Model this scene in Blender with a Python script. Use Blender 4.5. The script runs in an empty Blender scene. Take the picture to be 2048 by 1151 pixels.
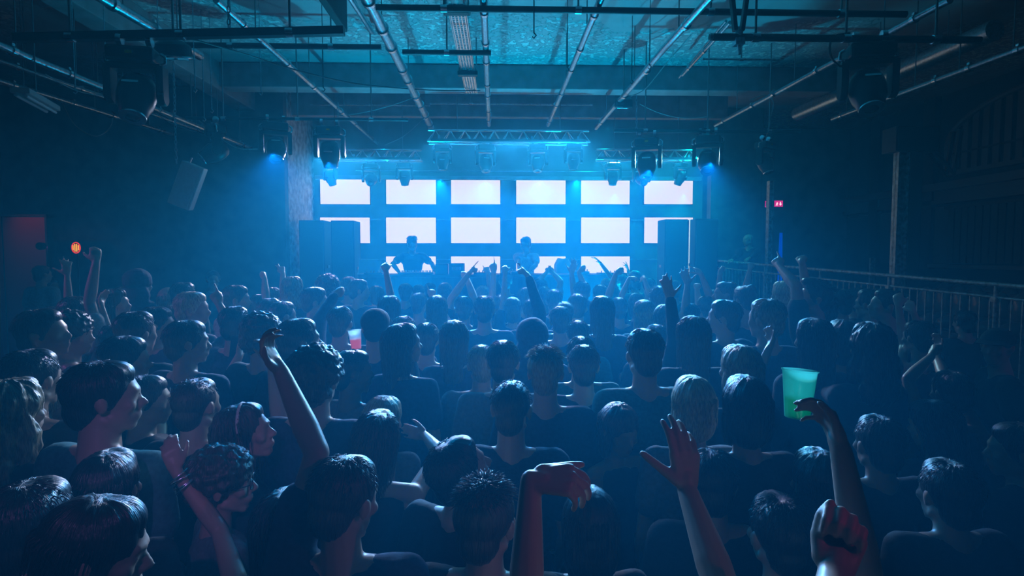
import bpy, bmesh, math, random
import numpy as np
from mathutils import Vector, Matrix, Euler, noise
random.seed(7); np.random.seed(7)
PI = math.pi
SC = bpy.context.scene
COL = SC.collection

# ------------------------------------------------------------------ camera
F = 1138.0                       # focal length in pixels of a 2048 wide frame
PITCH, YAW = math.atan(65.5/F), math.atan(34/F)
CAMZ = 2.15
CAM = Vector((0, 0, CAMZ))
cd = bpy.data.cameras.new('camera'); cam = bpy.data.objects.new('camera', cd); COL.objects.link(cam)
cd.sensor_width = 36; cd.lens = 36*F/2048; cd.clip_start = .05; cd.clip_end = 60
cam.location = CAM; cam.rotation_euler = (PI/2 - PITCH, 0, -YAW)
SC.camera = cam
CR = Euler((PI/2 - PITCH, 0, -YAW)).to_matrix()

def ray(px, py):
    return (CR @ Vector(((px-1024)/F, -(py-575.5)/F, -1))).normalized()
def at(px, py, Y):
    d = ray(px, py); return CAM + d*(Y/d.y)
def proj(p):
    v = CR.transposed() @ (Vector(p)-CAM)
    return (1024 + F*v.x/-v.z, 575.5 - F*v.y/-v.z)

# ------------------------------------------------------------------ exposure, world
vs = SC.view_settings
vs.view_transform = 'Standard'; vs.look = 'None'; vs.gamma = 1; vs.use_curve_mapping = False
vs.exposure = 0.0
SC.display_settings.display_device = 'sRGB'
w = bpy.data.worlds.new('world'); SC.world = w; w.use_nodes = True
w.node_tree.nodes['Background'].inputs[0].default_value = (0.0, 0.25, 0.5, 1)
w.node_tree.nodes['Background'].inputs[1].default_value = 0.0
# thin theatre smoke hanging in the whole hall
_v = w.node_tree.nodes.new('ShaderNodeVolumeScatter')
_v.inputs['Color'].default_value = (.03, .60, 1.0, 1); _v.inputs['Density'].default_value = .038; _v.inputs['Anisotropy'].default_value = .40
w.node_tree.links.new(_v.outputs[0], w.node_tree.nodes['World Output'].inputs['Volume'])
cy = SC.cycles
cy.use_denoising = True; cy.max_bounces = 6; cy.diffuse_bounces = 2; cy.glossy_bounces = 3
cy.transmission_bounces = 6; cy.transparent_max_bounces = 6; cy.volume_bounces = 0
cy.sample_clamp_indirect = 4.0
cy.caustics_reflective = False; cy.caustics_refractive = False

# ------------------------------------------------------------------ lights of the place, and added ones
def spot(name, loc, target, col, power, cone=60, blend=.6, size=.02):
    l = bpy.data.lights.new(name, 'SPOT'); l.color = col; l.energy = power
    l.spot_size = math.radians(cone); l.spot_blend = blend; l.shadow_soft_size = size
    o = bpy.data.objects.new(name, l); COL.objects.link(o); o.location = loc
    o.rotation_euler = (Vector(target)-Vector(loc)).to_track_quat('-Z', 'Y').to_euler()
    return o
BLUE = (0.0, .34, 1.0); AZURE = (0.0, .56, 1.0); CYAN = (0.0, .80, .95); LAV = (.46, .62, 1.0); MAG = (1.0, .08, .42)
# wash lamps under the truss heads, shining over the crowd
for px, py, d, tx, ty, c, p, cone in (
    (885, 318, 8.9, -.6, 2.2, BLUE, 950, 26), (972, 322, 8.9, -.1, 2.0, BLUE, 950, 26),
    (1075, 322, 8.9, .35, 2.0, BLUE, 950, 26), (1147, 318, 8.9, .8, 2.4, BLUE, 950, 26),
    (808, 348, 10.0, -1.2, 4.5, AZURE, 40, 60), (1225, 348, 10.0, 1.3, 6.8, CYAN, 120, 42), (1362, 348, 10.0, 1.9, 7.4, CYAN, 140, 42)):
    spot('truss_wash', at(px, py, d)+Vector((0, -.22, -.36)), (tx, ty, 1.1), c, p, cone)
# the spotlights on the two battens, tipped down into the middle of the room
for px, py, d, tx, ty, c, p, cone in (
    (551, 300, 7.2, -.7, 2.4, BLUE, 290, 30), (659, 318, 7.2, -.2, 2.8, BLUE, 290, 32),
    (1294, 334, 7.4, .5, 2.8, BLUE, 290, 32), (1416, 320, 7.4, .6, 2.4, BLUE, 280, 30)):
    spot('batten_spot', at(px, py, d)+Vector((0, -.1, -.06)), (tx, ty, 1.2), c, p, cone)
# rim light for the crowd: pale strips added along the truss chords
def add_rim_light(pxa, pxb, py, d, tgt, col, power, spread=40):
    a_, b_ = at(pxa, py, d), at(pxb, py, d); c_ = (a_+b_)/2
    l = bpy.data.lights.new('added_rim_light', 'AREA'); l.shape = 'RECTANGLE'; l.size = b_.x-a_.x; l.size_y = .03; l.color = col; l.energy = power; l.spread = math.radians(spread)
    o = bpy.data.objects.new('added_rim_light', l); COL.objects.link(o); o.location = c_
    o.rotation_euler = (Vector(tgt)-c_).to_track_quat('-Z', 'Y').to_euler(); return o
ADDED_RIMS = [(862, 1172, 283, 8.74, (-.2, 2.6, 1.2), LAV, 40, 'long added light batten under the centre truss'),
        (636, 840, 318.5, 9.84, (-1.6, 3.0, 1.2), LAV, 32, 'added light batten under the left truss'),
        (1196, 1388, 318.5, 9.84, (.6, 3.4, 1.2), (.2, .7, 1.0), 18, 'added light batten under the right truss')]
for _q in ADDED_RIMS: add_rim_light(*_q[:7])
# unseen floods added at the stage edge to brighten the ceiling
for x, tx, p in ((-1.3, -.9, 620), (1.35, 1.0, 720)):
    spot('added_ceiling_fill', (x, 8.8, 1.0), (tx, 6.9, 4.95), (0, .50, 1.0), p*.95, 104, 1, .05)
# the two DJs and the screens' wall
spot('stage_wash', (2.0, 10.1, 4.4), (1.4, 11.3, 2.4), CYAN, 50, 110, 1)
spot('stage_wash', (-2.0, 10.1, 4.4), (-1.6, 11.3, 2.4), AZURE, 36, 110, 1)
spot('stage_wash', (3.6, 9.6, 4.2), (3.4, 11.2, 2.0), CYAN, 120, 100, 1)
# violet and magenta house lamps beside and behind the camera
spot('house_lamp', (-6.5, 3.5, 3.6), (-3.4, 4.6, 1.5), (.62, .22, 1.0), 90, 60, 1)
spot('house_lamp', (-.4, -.6, 3.1), (-1.05, 1.75, 1.5), (.55, .28, 1.0), 34, 22, 1)
spot('house_lamp', (1.7, -.1, 2.7), (.18, 1.15, 1.70), MAG, 7, 23, 1)
spot('house_lamp', (5.2, 1.0, 3.6), (3.6, 4.6, 1.6), (.62, .22, 1.0), 10, 60, 1)

# ------------------------------------------------------------------ materials
def mat(name, color, rough=.6, metal=0.0, emit=None, estr=1.0, bump=None, spec=.5, coat=0):
    m = bpy.data.materials.new(name); m.use_nodes = True; nt = m.node_tree
    b = nt.nodes['Principled BSDF']
    b.inputs['Base Color'].default_value = (*color, 1); b.inputs['Roughness'].default_value = rough
    b.inputs['Metallic'].default_value = metal; b.inputs['Specular IOR Level'].default_value = spec
    b.inputs['Coat Weight'].default_value = coat
    if emit: b.inputs['Emission Color'].default_value = (*emit, 1); b.inputs['Emission Strength'].default_value = estr
    if bump:
        sc, st, var = bump
        tc = nt.nodes.new('ShaderNodeTexCoord'); n = nt.nodes.new('ShaderNodeTexNoise'); n.inputs['Scale'].default_value = sc
        n.inputs['Detail'].default_value = 4
        bp = nt.nodes.new('ShaderNodeBump'); bp.inputs['Strength'].default_value = st; bp.inputs['Distance'].default_value = .02
        nt.links.new(tc.outputs['Object'], n.inputs['Vector']); nt.links.new(n.outputs['Fac'], bp.inputs['Height'])
        nt.links.new(bp.outputs['Normal'], b.inputs['Normal'])
        if var:
            r = nt.nodes.new('ShaderNodeValToRGB')
            r.color_ramp.elements[0].position = .35; r.color_ramp.elements[1].position = .65
            r.color_ramp.elements[0].color = (*[c*(1-var) for c in color], 1); r.color_ramp.elements[1].color = (*[min(1, c*(1+var)) for c in color], 1)
            nt.links.new(n.outputs['Fac'], r.inputs[0]); nt.links.new(r.outputs[0], b.inputs['Base Color'])
    return m
M = {}
M['metal'] = mat('galvanised_steel', (.42, .54, .60), .32, .9, bump=(40, .15, .2))
M['alu'] = mat('aluminium', (.70, .80, .86), .25, 1.0)
M['blackmetal'] = mat('black_painted_metal', (.02, .02, .022), .45, .2)
M['blackplastic'] = mat('black_plastic', (.015, .015, .017), .38)
M['lens'] = mat('glass_lens', (.05, .06, .08), .05, .2, coat=1)
M['yellow'] = mat('yellow_label', (.8, .55, .02), .6, emit=(.8, .5, .02), estr=.0)
M['screenwall'] = mat('stage_wall_paint', (.20, .20, .20), .7, bump=(3, .2, .15))
M['wall'] = mat('dark_wall_paint', (.09, .09, .095), .75, bump=(4, .3, .25))
M['darkwall'] = mat('dark_side_wall_paint', (.035, .035, .04), .8, bump=(4, .3, .2))
M['jamb'] = mat('scuffed_plaster', (.6, .6, .6), .6, bump=(9, .5, .45))
M['floor'] = mat('dark_floor', (.03, .03, .03), .5, bump=(12, .2, .3))
M['stage'] = mat('stage_deck', (.04, .04, .04), .5)
M['cabinet'] = mat('black_textured_cabinet', (.015, .015, .017), .85, spec=.2)
M['speaker'] = mat('speaker_grille', (.03, .03, .032), .6, bump=(120, .2, .1))
M['panel'] = mat('grey_panel', (.55, .55, .55), .6, bump=(30, .1, .05))
M['wood'] = mat('dark_timber', (.05, .04, .035), .5)
M['leather'] = mat('buttoned_leather', (.16, .15, .15), .28, coat=.4)
M['curtain'] = mat('slatted_blind', (.10, .07, .06), .7)
M['trim'] = mat('painted_moulding', (.16, .16, .17), .55)
M['cable'] = mat('cable_rubber', (.25, .25, .27), .4)
M['screen'] = mat('lit_screen', (.02, .02, .02), .3, emit=(1.0, .98, .97), estr=.74)
M['magenta'] = mat('magenta_sign', (.1, 0, .03), .4, emit=(.55, .004, .26), estr=1.0)
M['pictogram'] = mat('sign_white', (.5, .4, .5), .4, emit=(1.0, .75, .95), estr=1.6)
M['bluetube'] = mat('blue_light_tube', (0, .02, .1), .3, emit=(0.0, .035, .50), estr=1.0)
M['amber'] = mat('amber_lamp', (.1, .03, 0), .3, emit=(1.0, .42, .02), estr=1.3)
M['purplelamp'] = mat('purple_lamp', (.05, 0, .1), .3, emit=(.55, .1, 1.0), estr=5.0)
M['red'] = mat('red_painted_panel', (.5, .02, .05), .5)

def m_ceiling():
    m = mat('peeling_ceiling_paint', (.55, .56, .57), .38); nt = m.node_tree; b = nt.nodes['Principled BSDF']
    tc = nt.nodes.new('ShaderNodeTexCoord')
    n1 = nt.nodes.new('ShaderNodeTexNoise'); n1.inputs['Scale'].default_value = .55; n1.inputs['Detail'].default_value = 3
    n2 = nt.nodes.new('ShaderNodeTexNoise'); n2.inputs['Scale'].default_value = 15; n2.inputs['Detail'].default_value = 5; n2.inputs['Roughness'].default_value = .65
    n3 = nt.nodes.new('ShaderNodeTexNoise'); n3.inputs['Scale'].default_value = 6; n3.inputs['Detail'].default_value = 2
    for n in (n1, n2, n3): nt.links.new(tc.outputs['Object'], n.inputs['Vector'])
    r1 = nt.nodes.new('ShaderNodeValToRGB'); r1.color_ramp.elements[0].position = .46; r1.color_ramp.elements[1].position = .56
    r2 = nt.nodes.new('ShaderNodeValToRGB'); r2.color_ramp.elements[0].position = .51; r2.color_ramp.elements[1].position = .54
    nt.links.new(n1.outputs['Fac'], r1.inputs[0]); nt.links.new(n2.outputs['Fac'], r2.inputs[0])
    mx = nt.nodes.new('ShaderNodeMath'); mx.operation = 'MULTIPLY'
    nt.links.new(r1.outputs[0], mx.inputs[0]); nt.links.new(r2.outputs[0], mx.inputs[1])
    bp = nt.nodes.new('ShaderNodeBump'); bp.inputs['Strength'].default_value = .9; bp.inputs['Distance'].default_value = .08
    nt.links.new(mx.outputs[0], bp.inputs['Height']); nt.links.new(bp.outputs['Normal'], b.inputs['Normal'])
    cr = nt.nodes.new('ShaderNodeMix'); cr.data_type = 'RGBA'
    cr.inputs[6].default_value = (.38, .39, .41, 1); cr.inputs[7].default_value = (.9, .9, .9, 1)
    ad = nt.nodes.new('ShaderNodeMath'); ad.operation = 'MULTIPLY_ADD'; ad.inputs[1].default_value = .35
    nt.links.new(n3.outputs['Fac'], ad.inputs[0]); nt.links.new(mx.outputs[0], ad.inputs[2])
    nt.links.new(ad.outputs[0], cr.inputs[0]); nt.links.new(cr.outputs[2], b.inputs['Base Color'])
    return m
M['ceiling'] = m_ceiling()

# ------------------------------------------------------------------ mesh helpers
class MB:
    """collects closed shapes as plain vertex / face lists"""
    def __init__(s): s.v = []; s.f = []; s.n = 0
    def add(s, v, f):
        s.v.append(np.asarray(v, float)); s.f.extend([tuple(int(i)+s.n for i in q) for q in f]); s.n += len(v)
    def box(s, c, size, R=None):
        h = np.array(size)/2
        v = np.array([[x, y, z] for x in (-1, 1) for y in (-1, 1) for z in (-1, 1)])*h
        if R is not None: v = v @ np.array(R).T
        s.add(v+np.array(c), [(0, 1, 3, 2), (4, 6, 7, 5), (0, 4, 5, 1), (2, 3, 7, 6), (0, 2, 6, 4), (1, 5, 7, 3)])
    def boxx(s, a, b):
        a = np.array(a, float); b = np.array(b, float); s.box((a+b)/2, np.abs(b-a))
    def tube(s, pts, r, seg=10, caps=True):
        pts = [np.array(p, float) for p in pts]; n = len(pts)
        rr = r if hasattr(r, '__len__') else [r]*n
        t0 = pts[1]-pts[0]; t0 /= np.linalg.norm(t0)
        up = np.array([0, 0, 1.]) if abs(t0[2]) < .9 else np.array([1., 0, 0])
        u = np.cross(t0, up); u /= np.linalg.norm(u)
        vs = []; ang = np.arange(seg)*2*PI/seg
        for i in range(n):
            t = pts[min(i+1, n-1)]-pts[max(i-1, 0)]; t = t/(np.linalg.norm(t)+1e-12)
            u = u-t*np.dot(u, t); u /= np.linalg.norm(u)+1e-12; w_ = np.cross(t, u)
            vs.append(pts[i]+rr[i]*(np.cos(ang)[:, None]*u+np.sin(ang)[:, None]*w_))
        f = [(i*seg+k, i*seg+(k+1) % seg, (i+1)*seg+(k+1) % seg, (i+1)*seg+k) for i in range(n-1) for k in range(seg)]
        if caps: f += [tuple(range(seg-1, -1, -1)), tuple((n-1)*seg+k for k in range(seg))]
        s.add(np.concatenate(vs), f)
    def cone(s, a, b, ra, rb, seg=12): s.tube([a, b], [ra, rb], seg)
    def lathe(s, prof, c=(0, 0, 0), R=None, seg=20):
        """prof: (r, z) pairs about local z"""
        ang = np.arange(seg)*2*PI/seg; vs = []
        for r, z in prof: vs.append(np.stack([np.cos(ang)*max(r, 1e-4), np.sin(ang)*max(r, 1e-4), np.full(seg, z)], 1))
        v = np.concatenate(vs)
        if R is not None: v = v @ np.array(R).T
        n = len(prof)
        f = [(i*seg+k, i*seg+(k+1) % seg, (i+1)*seg+(k+1) % seg, (i+1)*seg+k) for i in range(n-1) for k in range(seg)]
        f += [tuple(range(seg-1, -1, -1)), tuple((n-1)*seg+k for k in range(seg))]
        s.add(v+np.array(c), f)
    def ell(s, c, r, R=None, nr=8, seg=12):
        prof = [(math.sin(PI*i/nr), -math.cos(PI*i/nr)) for i in range(nr+1)]
        ang = np.arange(seg)*2*PI/seg
        v = [[0, 0, -1.]]
        for q, z in prof[1:-1]: v += [[math.cos(a)*q, math.sin(a)*q, z] for a in ang]
        v.append([0, 0, 1.]); v = np.array(v)*np.array(r)
        if R is not None: v = v @ np.array(R).T
        f = [(0, 1+(k+1) % seg, 1+k) for k in range(seg)]
        for i in range(nr-2): f += [(1+i*seg+k, 1+i*seg+(k+1) % seg, 1+(i+1)*seg+(k+1) % seg, 1+(i+1)*seg+k) for k in range(seg)]
        L = 1+(nr-1)*seg; b = L-seg; f += [(b+k, b+(k+1) % seg, L) for k in range(seg)]
        s.add(v+np.array(c), f)
    def caps(s, a, b, ra, rb, seg=12, nh=3):
        """capsule with two radii"""
        a = np.array(a, float); b = np.array(b, float); d = b-a; L = np.linalg.norm(d)
        if L < 1e-6: d = np.array([0, 0, 1e-4]); L = 1e-4
        t = d/L; pts = []; rr = []
        for i in range(nh+1):
            th = PI/2*(1-i/nh); pts.append(a-t*ra*math.sin(th)); rr.append(max(ra*math.cos(th), ra*.08))
        for i in range(nh+1):
            th = PI/2*i/nh; pts.append(b+t*rb*math.sin(th)); rr.append(max(rb*math.cos(th), rb*.08))
        s.tube(pts, rr, seg)
    def mesh(s, name='shape'):
        me = bpy.data.meshes.new(name); v = np.concatenate(s.v)
        me.from_pydata(v.tolist(), [], s.f); me.update(); return me
    def build(s, name, m, parent=None, smooth=None, bevel=0):
        me = s.mesh(name)
        return link(name, me, m, parent, smooth, bevel)

def link(name, me, m, parent=None, smooth=None, bevel=0):
    o = bpy.data.objects.new(name, me); COL.objects.link(o)
    if m is not None and len(me.materials) == 0: me.materials.append(m)
    if smooth is not None:
        me.polygons.foreach_set('use_smooth', [True]*len(me.polygons))
        if smooth < 180: me.set_sharp_from_angle(angle=math.radians(smooth))
    if parent is not None: o.parent = parent
    if bevel:
        b = o.modifiers.new('bevel', 'BEVEL'); b.width = bevel; b.segments = 2; b.limit_method = 'ANGLE'
    return o
def tag(o, label, cat, group=None, kind=None):
    o['label'] = label; o['category'] = cat
    if group: o['group'] = group
    if kind: o['kind'] = kind
    return o
def empty(name, loc=(0, 0, 0), rz=0):
    o = bpy.data.objects.new(name, None); COL.objects.link(o); o.location = loc; o.rotation_euler = (0, 0, rz)
    o.empty_display_size = .1
    return o
def kids(o, _c={}):
    return [c for c in bpy.data.objects if c.parent == o]
def copy_tree(o, parent=None):
    c = o.copy(); COL.objects.link(c); c.parent = parent
    for ch in kids(o): copy_tree(ch, c)
    return c
def struct(o): o['kind'] = 'structure'; return o
# ================================================================== the room
CEIL = 4.95
XL, XR, YB, YF = -8.2, 7.9, -4.5, 12.6      # left wall, right wall, rear wall, far wall
SY = 11.35                                   # plane of the stage back wall
def wall(name, a, b, m):
    q = MB(); q.boxx(a, b); return struct(q.build(name, m))
wall('floor', (XL, YB, -.1), (XR, YF, 0), M['floor'])
wall('ceiling', (XL, YB, CEIL), (XR, YF, CEIL+.12), M['ceiling'])
wall('wall_left', (XL-.15, YB, 0), (XL, 9.8, CEIL), M['darkwall'])
wall('wall_right', (XR, YB, 0), (XR+.15, YF, CEIL), M['darkwall'])
wall('wall_rear', (XL, YB-.15, 0), (XR, YB, CEIL), M['darkwall'])
wall('wall_stage_left', (XL, 9.8, 0), (-3.545, 9.95, CEIL), M['wall'])
wall('wall_stage_return', (-3.72, 9.95, 0), (-3.54, SY, CEIL), M['jamb'])
wall('wall_stage', (-3.72, SY, 0), (4.15, SY+.15, CEIL), M['screenwall'])
wall('wall_stage_wing', (4.15, 10.9, 0), (5.15, 11.1, CEIL), M['wall'])
wall('wall_far', (4.15, YF, 0), (XR, YF+.15, CEIL), M['wall'])
# downstand beams and mouldings under the ceiling
def trim(n, a, b, m='trim'):
    q = MB(); q.boxx(a, b); o = q.build('trim_%d' % n, M[m], bevel=.01); return struct(o)
M['beam'] = mat('painted_beam', (.35, .36, .38), .5, bump=(6, .2, .15))
trim(1, (-4.0, 8.55, 4.60), (5.3, 8.85, CEIL), 'beam')
trim(2, (-4.3, YB, 4.55), (-4.0, 9.8, CEIL), 'beam')
trim(3, (-3.5, 10.05, 4.55), (4.1, 10.2, CEIL), 'beam')
trim(4, (-3.5, SY-.09, 3.62), (4.1, SY, 3.70), 'beam')         # cornice line over the screens
trim(5, (-3.5, SY-.05, 2.83), (4.1, SY, 2.86), 'beam')
trim(6, (-3.5, SY-.05, 2.05), (4.1, SY, 2.08), 'beam')
trim(7, (-1.31, 2.6, 4.04), (-1.25, 5.0, CEIL), 'wall')       # hanging bulkhead end
# right wall: arched shuttered window, ledge, slatted blind, boarding
def right_wall():
    x = XR
    y0, y1 = 6.6, 9.7
    yc, zs, rise = 8.0, 4.05, .62
    # arched frame
    pts = [(x-.06, yc-1.75, 3.55)]
    for i in range(25):
        t = PI*i/24; pts.append((x-.06, yc-1.75*math.cos(t), zs+rise*math.sin(t)))
    pts.append((x-.06, yc+1.75, 3.55))
    w_ = empty('window_1', (x, yc, 3.5)); struct(w_)
    q = MB(); q.tube([(p[0]-x, p[1]-yc, p[2]-3.5) for p in pts], .045, 8); q.box((-.06, 0, .05), (.1, 3.5, .07))
    q.build('window_frame', M['trim'], w_, 40)
    for k in range(17):
        y = -1.6+k*.2; zt = zs-3.5+rise*math.sqrt(max(0, 1-(y/1.75)**2))
        q = MB(); q.boxx((-.05, y-.06, .08), (-.02, y+.06, zt-.02)); q.build('shutter_slat', M['trim'], w_)
    for z in (.38,):
        q = MB(); q.box((-.055, 0, z), (.02, 3.3, .03)); q.build('window_bar', M['wood'], w_)
    q = MB()                                                   # layered ledge
    for i, (z0, z1, d) in enumerate(((3.28, 3.36, .16), (3.36, 3.42, .11), (3.12, 3.28, .06), (3.05, 3.12, .10), (2.98, 3.0, .04))):
        q.boxx((x-d, 2.0, z0), (x, YF, z1))
    struct(q.build('trim_10', M['trim']))
    for i, y in enumerate((10.15, 11.6)):                      # dark pilasters
        q = MB(); q.boxx((x-.1, y-.14, 1.9), (x, y+.14, CEIL)); struct(q.build('trim_%d' % (11+i), M['wood']))
    q = MB(); q.boxx((x-.03, 8.35+1.3, 2.0), (x-.0, 11.45, 2.98)); struct(q.build('trim_13', M['panel2']))
    bl = empty('window_blind', (x-.12, 7.2, 2.0))
    tag(bl, 'dark vertical slatted blind below the ledge on the right wall', 'blind')
    for k in range(34):
        q = MB(); q.box((0, -2.3+k*.14, .48), (.03, .085, .93), Euler((0, 0, .35)).to_matrix()); q.build('slat', M['curtain'], bl)
    q = MB(); q.box((0, 0, .97), (.07, 4.9, .05)); q.build('headrail', M['wood'], bl)
    q = MB(); q.boxx((x-.14, 3.5, 1.93), (x, 10.0, 1.99)); struct(q.build('trim_14', M['trim']))
M['panel2'] = mat('pale_wall_panel', (.13, .14, .15), .6)
right_wall()
# raised platform on the right with its front boarding
def plat():
    A, B = Vector((4.25, 11.0)), Vector((5.55, 2.0))
    q = MB()
    v = [(A.x, YF, 0), (XR, YF, 0), (XR, B.y, 0), (B.x, B.y, 0)]
    v += [(p[0], p[1], .85) for p in v]
    q.add(v, [(3, 2, 1, 0), (4, 5, 6, 7), (0, 1, 5, 4), (1, 2, 6, 5), (2, 3, 7, 6), (3, 0, 4, 7)])
    struct(q.build('floor_platform', M['wood']))
plat()
def railpt(Y, z=0):      # along the platform's edge
    return Vector((4.25+(11-Y)*.1445+.04, Y, z))
def railz(Y): return 1.85+(Y-5.5)*.035
rail = tag(empty('platform_railing', railpt(7)), 'long pale metal railing along the raised platform on the right', 'railing')
def ro(v): return tuple(Vector(v)-rail.location)
M['railmetal'] = mat('worn_painted_rail', (.42, .5, .48), .45, .3, bump=(20, .2, .3))
q = MB(); ys = [11.0-.5*i for i in range(17)]
q.tube([ro((*railpt(y)[:2], railz(y))) for y in ys], .024, 10); q.build('handrail', M['railmetal'], rail, 60)
q = MB(); q.tube([ro((*railpt(y)[:2], railz(y)-.13)) for y in ys], .014, 8); q.build('middle_rail', M['railmetal'], rail, 60)
for y in (10.9, 9.4, 8.1, 6.9, 5.6, 4.4, 3.2):
    q = MB(); p = railpt(y); q.tube([ro((p.x, p.y, .85)), ro((p.x, p.y, railz(y)))], .02, 8); q.box(ro((p.x, p.y, railz(y)-.15)), (.06, .06, .05))
    q.build('rail_post', M['railmetal'], rail, 60)
for i in range(72):
    y = 10.8-i*.105; p = railpt(y)
    q = MB(); q.boxx(ro((p.x-.006, p.y-.006, .87)), ro((p.x+.006, p.y+.006, railz(y)-.14))); q.build('baluster', M['railmetal'], rail)
# two tall posts standing by the railing
def post(px0, py0, Y, wd, label, head=False):
    p = at(px0, py0, Y); b = Vector((p.x, p.y, .85)) if p.x > railpt(Y).x else Vector((p.x, p.y, 0))
    o = tag(empty('steel_post', b), label, 'post')
    h = p.z-b.z
    q = MB(); w2 = wd/2
    q.boxx((-w2, -.05, 0), (-w2+.012, .05, h)); q.boxx((w2-.012, -.05, 0), (w2, .05, h)); q.boxx((-w2, -.004, 0), (w2, .004, h))
    q.build('channel', M['railmetal'], o)
    q = MB(); q.box((0, 0, .01), (wd*1.8, .18, .02)); q.build('foot_plate', M['railmetal'], o)
    if head:
        q = MB(); q.boxx((-w2-.06, -.11, h-.02), (w2+.32, .11, h+.28)); q.boxx((-w2-.1, -.13, h-.02), (-w2-.08, .13, h+.28)); q.build('bracket_box', M['blackmetal'], o, bevel=.006)
        q = MB(); q.boxx((w2+.01, -.06, 0), (w2+.16, .06, h)); q.build('timber_back', M['wood'], o)
        for s_ in (-1, 1):
            q = MB(); q.tube([(w2+.28, s_*.06, h+.02), (w2+.55, s_*.06, h-.28), (w2+.62, s_*.06, h+.25)], .03, 6); q.build('brace', M['blackmetal'], o)
    return o
post(1541, 362, 9.7, .075, 'thin perforated steel post beside the magenta exit sign', False)
post(1804, 302, 7.0, .14, 'tall steel channel post topped by a black bracket box', True)
p_ = at(1745, 516, 9.3)
o = tag(empty('steel_post', (p_.x, p_.y, .85)), 'short pale flat post rising behind the railing', 'post')
q = MB(); q.boxx((-.04, -.02, 0), (.04, .02, p_.z-.85)); q.build('channel', M['railmetal'], o)
q = MB(); q.box((0, 0, .01), (.14, .14, .02)); q.build('foot_plate', M['railmetal'], o)
# banquette: two rows of buttoned backs along the right wall
def banquette(y0, y1, x0, zb, zt, label):
    o = tag(empty('banquette_seat', (x0, (y0+y1)/2, .85)), label, 'bench', 'buttoned benches on the platform')
    L = y1-y0; n = int(L/.3)
    q = MB(); q.boxx((-.35, -L/2, 0), (.25, L/2, .32)); q.build('bench_base', M['wood'], o, bevel=.01)
    for k in range(n):
        yy = -L/2+(k+.5)*L/n
        q = MB(); q.ell((-.08, yy, .42), (.28, L/n*.53, .11), None, 8, 14); q.build('seat_cushion', M['leather'], o, 180)
        q = MB()
        q.ell((.2, yy, .62+(zt-zb-.62+.0)*.0), (.10, L/n*.53, .22), None, 8, 14); q.build('back_cushion', M['leather'], o, 180)
    q = MB(); q.boxx((.22, -L/2, 0), (.3, L/2, .82)); q.build('backrest_board', M['wood'], o, bevel=.01)
banquette(5.0, 9.6, XR-.45, .85, 1.7, 'dark buttoned leather bench against the right wall')
banquette(5.0, 8.9, XR-1.75, .85, 1.7, 'pale buttoned leather bench just behind the railing')
# left side: raised step, red lit panel, lamps, hatch
q = MB(); q.boxx((XL, 6.2, 0), (-5.6, 9.8, .3)); struct(q.build('floor_step', M['wood']))
p1 = at(-30, 432, 8.9); p2 = at(92, 492, 8.9)
rp = tag(empty('red_partition', ((p1.x+p2.x)/2, 8.95, .3)), 'tall dark red glossy partition at the far left edge', 'partition')
q = MB(); hw = (p2.x-p1.x)/2; q.boxx((-hw, -.04, 0), (-.28, .04, p1.z-.3)); q.boxx((-.2, -.04, 0), (hw, .04, p1.z-.3)); q.build('panel', M['redgloss'] if 'redgloss' in M else M['red'], rp, bevel=.006)
q = MB(); q.boxx((hw, -.06, 0), (hw+.03, .06, p1.z-.28)); q.boxx((-hw, -.06, p1.z-.3), (hw+.03, .06, p1.z-.27)); q.build('edge_trim', M['wood'], rp)
spot('red_uplight', (p2.x-.25, 8.35, p1.z+.35), (p2.x-.15, 8.9, p1.z-.25), (1.0, .05, .12), 2.2, 80, 1)
pl = at(89, 492, 8.4)
o = tag(empty('par_lamp', pl), 'tiny purple lamp glowing beside the red partition', 'lamp')
q = MB(); q.lathe([(.03, 0), (.05, -.02), (.055, -.09), (.05, -.1)], R=Matrix.Rotation(-PI/2, 3, 'X')); q.build('housing', M['blackmetal'], o, 40)
q = MB(); q.ell((0, -.004, 0), (.032, .012, .026)); q.build('lamp_lens', M['purplelamp'], o, 180)
q = MB(); q.tube([(0, .05, 0), (0, .05, -pl.z+.3)], .012, 8); q.box((0, .05, -pl.z+.31), (.2, .2, .02)); q.build('stand', M['blackmetal'], o)
pa = at(152, 495, 8.0)
o = tag(empty('amber_lamp', pa), 'oval amber bar sign glowing above the raised arms at left', 'sign')
M['amberred'] = mat('red_lamp_rim', (.1, 0, 0), .3, emit=(1.0, .05, .01), estr=.7)
q = MB(); q.tube([(math.cos(t)*.055, 0, math.sin(t)*.072) for t in np.linspace(0, 2*PI, 25)], .008, 6, False); q.build('rim_light', M['amberred'], o, 60)
for k in range(4):
    h = .052 if k in (1, 2) else .032
    q = MB(); q.tube([(-.036+k*.024, -.004, -h), (-.036+k*.024, -.004, h)], .006, 6); q.build('glow_bar', M['amber'], o, 60)
q = MB(); q.ell((0, .025, 0), (.062, .012, .08)); q.build('back_plate', M['blackmetal'], o, 180)
q = MB(); q.tube([(0, .03, 0), (0, .03, -pa.z+.3)], .012, 8); q.box((0, .03, -pa.z+.31), (.2, .2, .02)); q.build('stand', M['blackmetal'], o)
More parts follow.
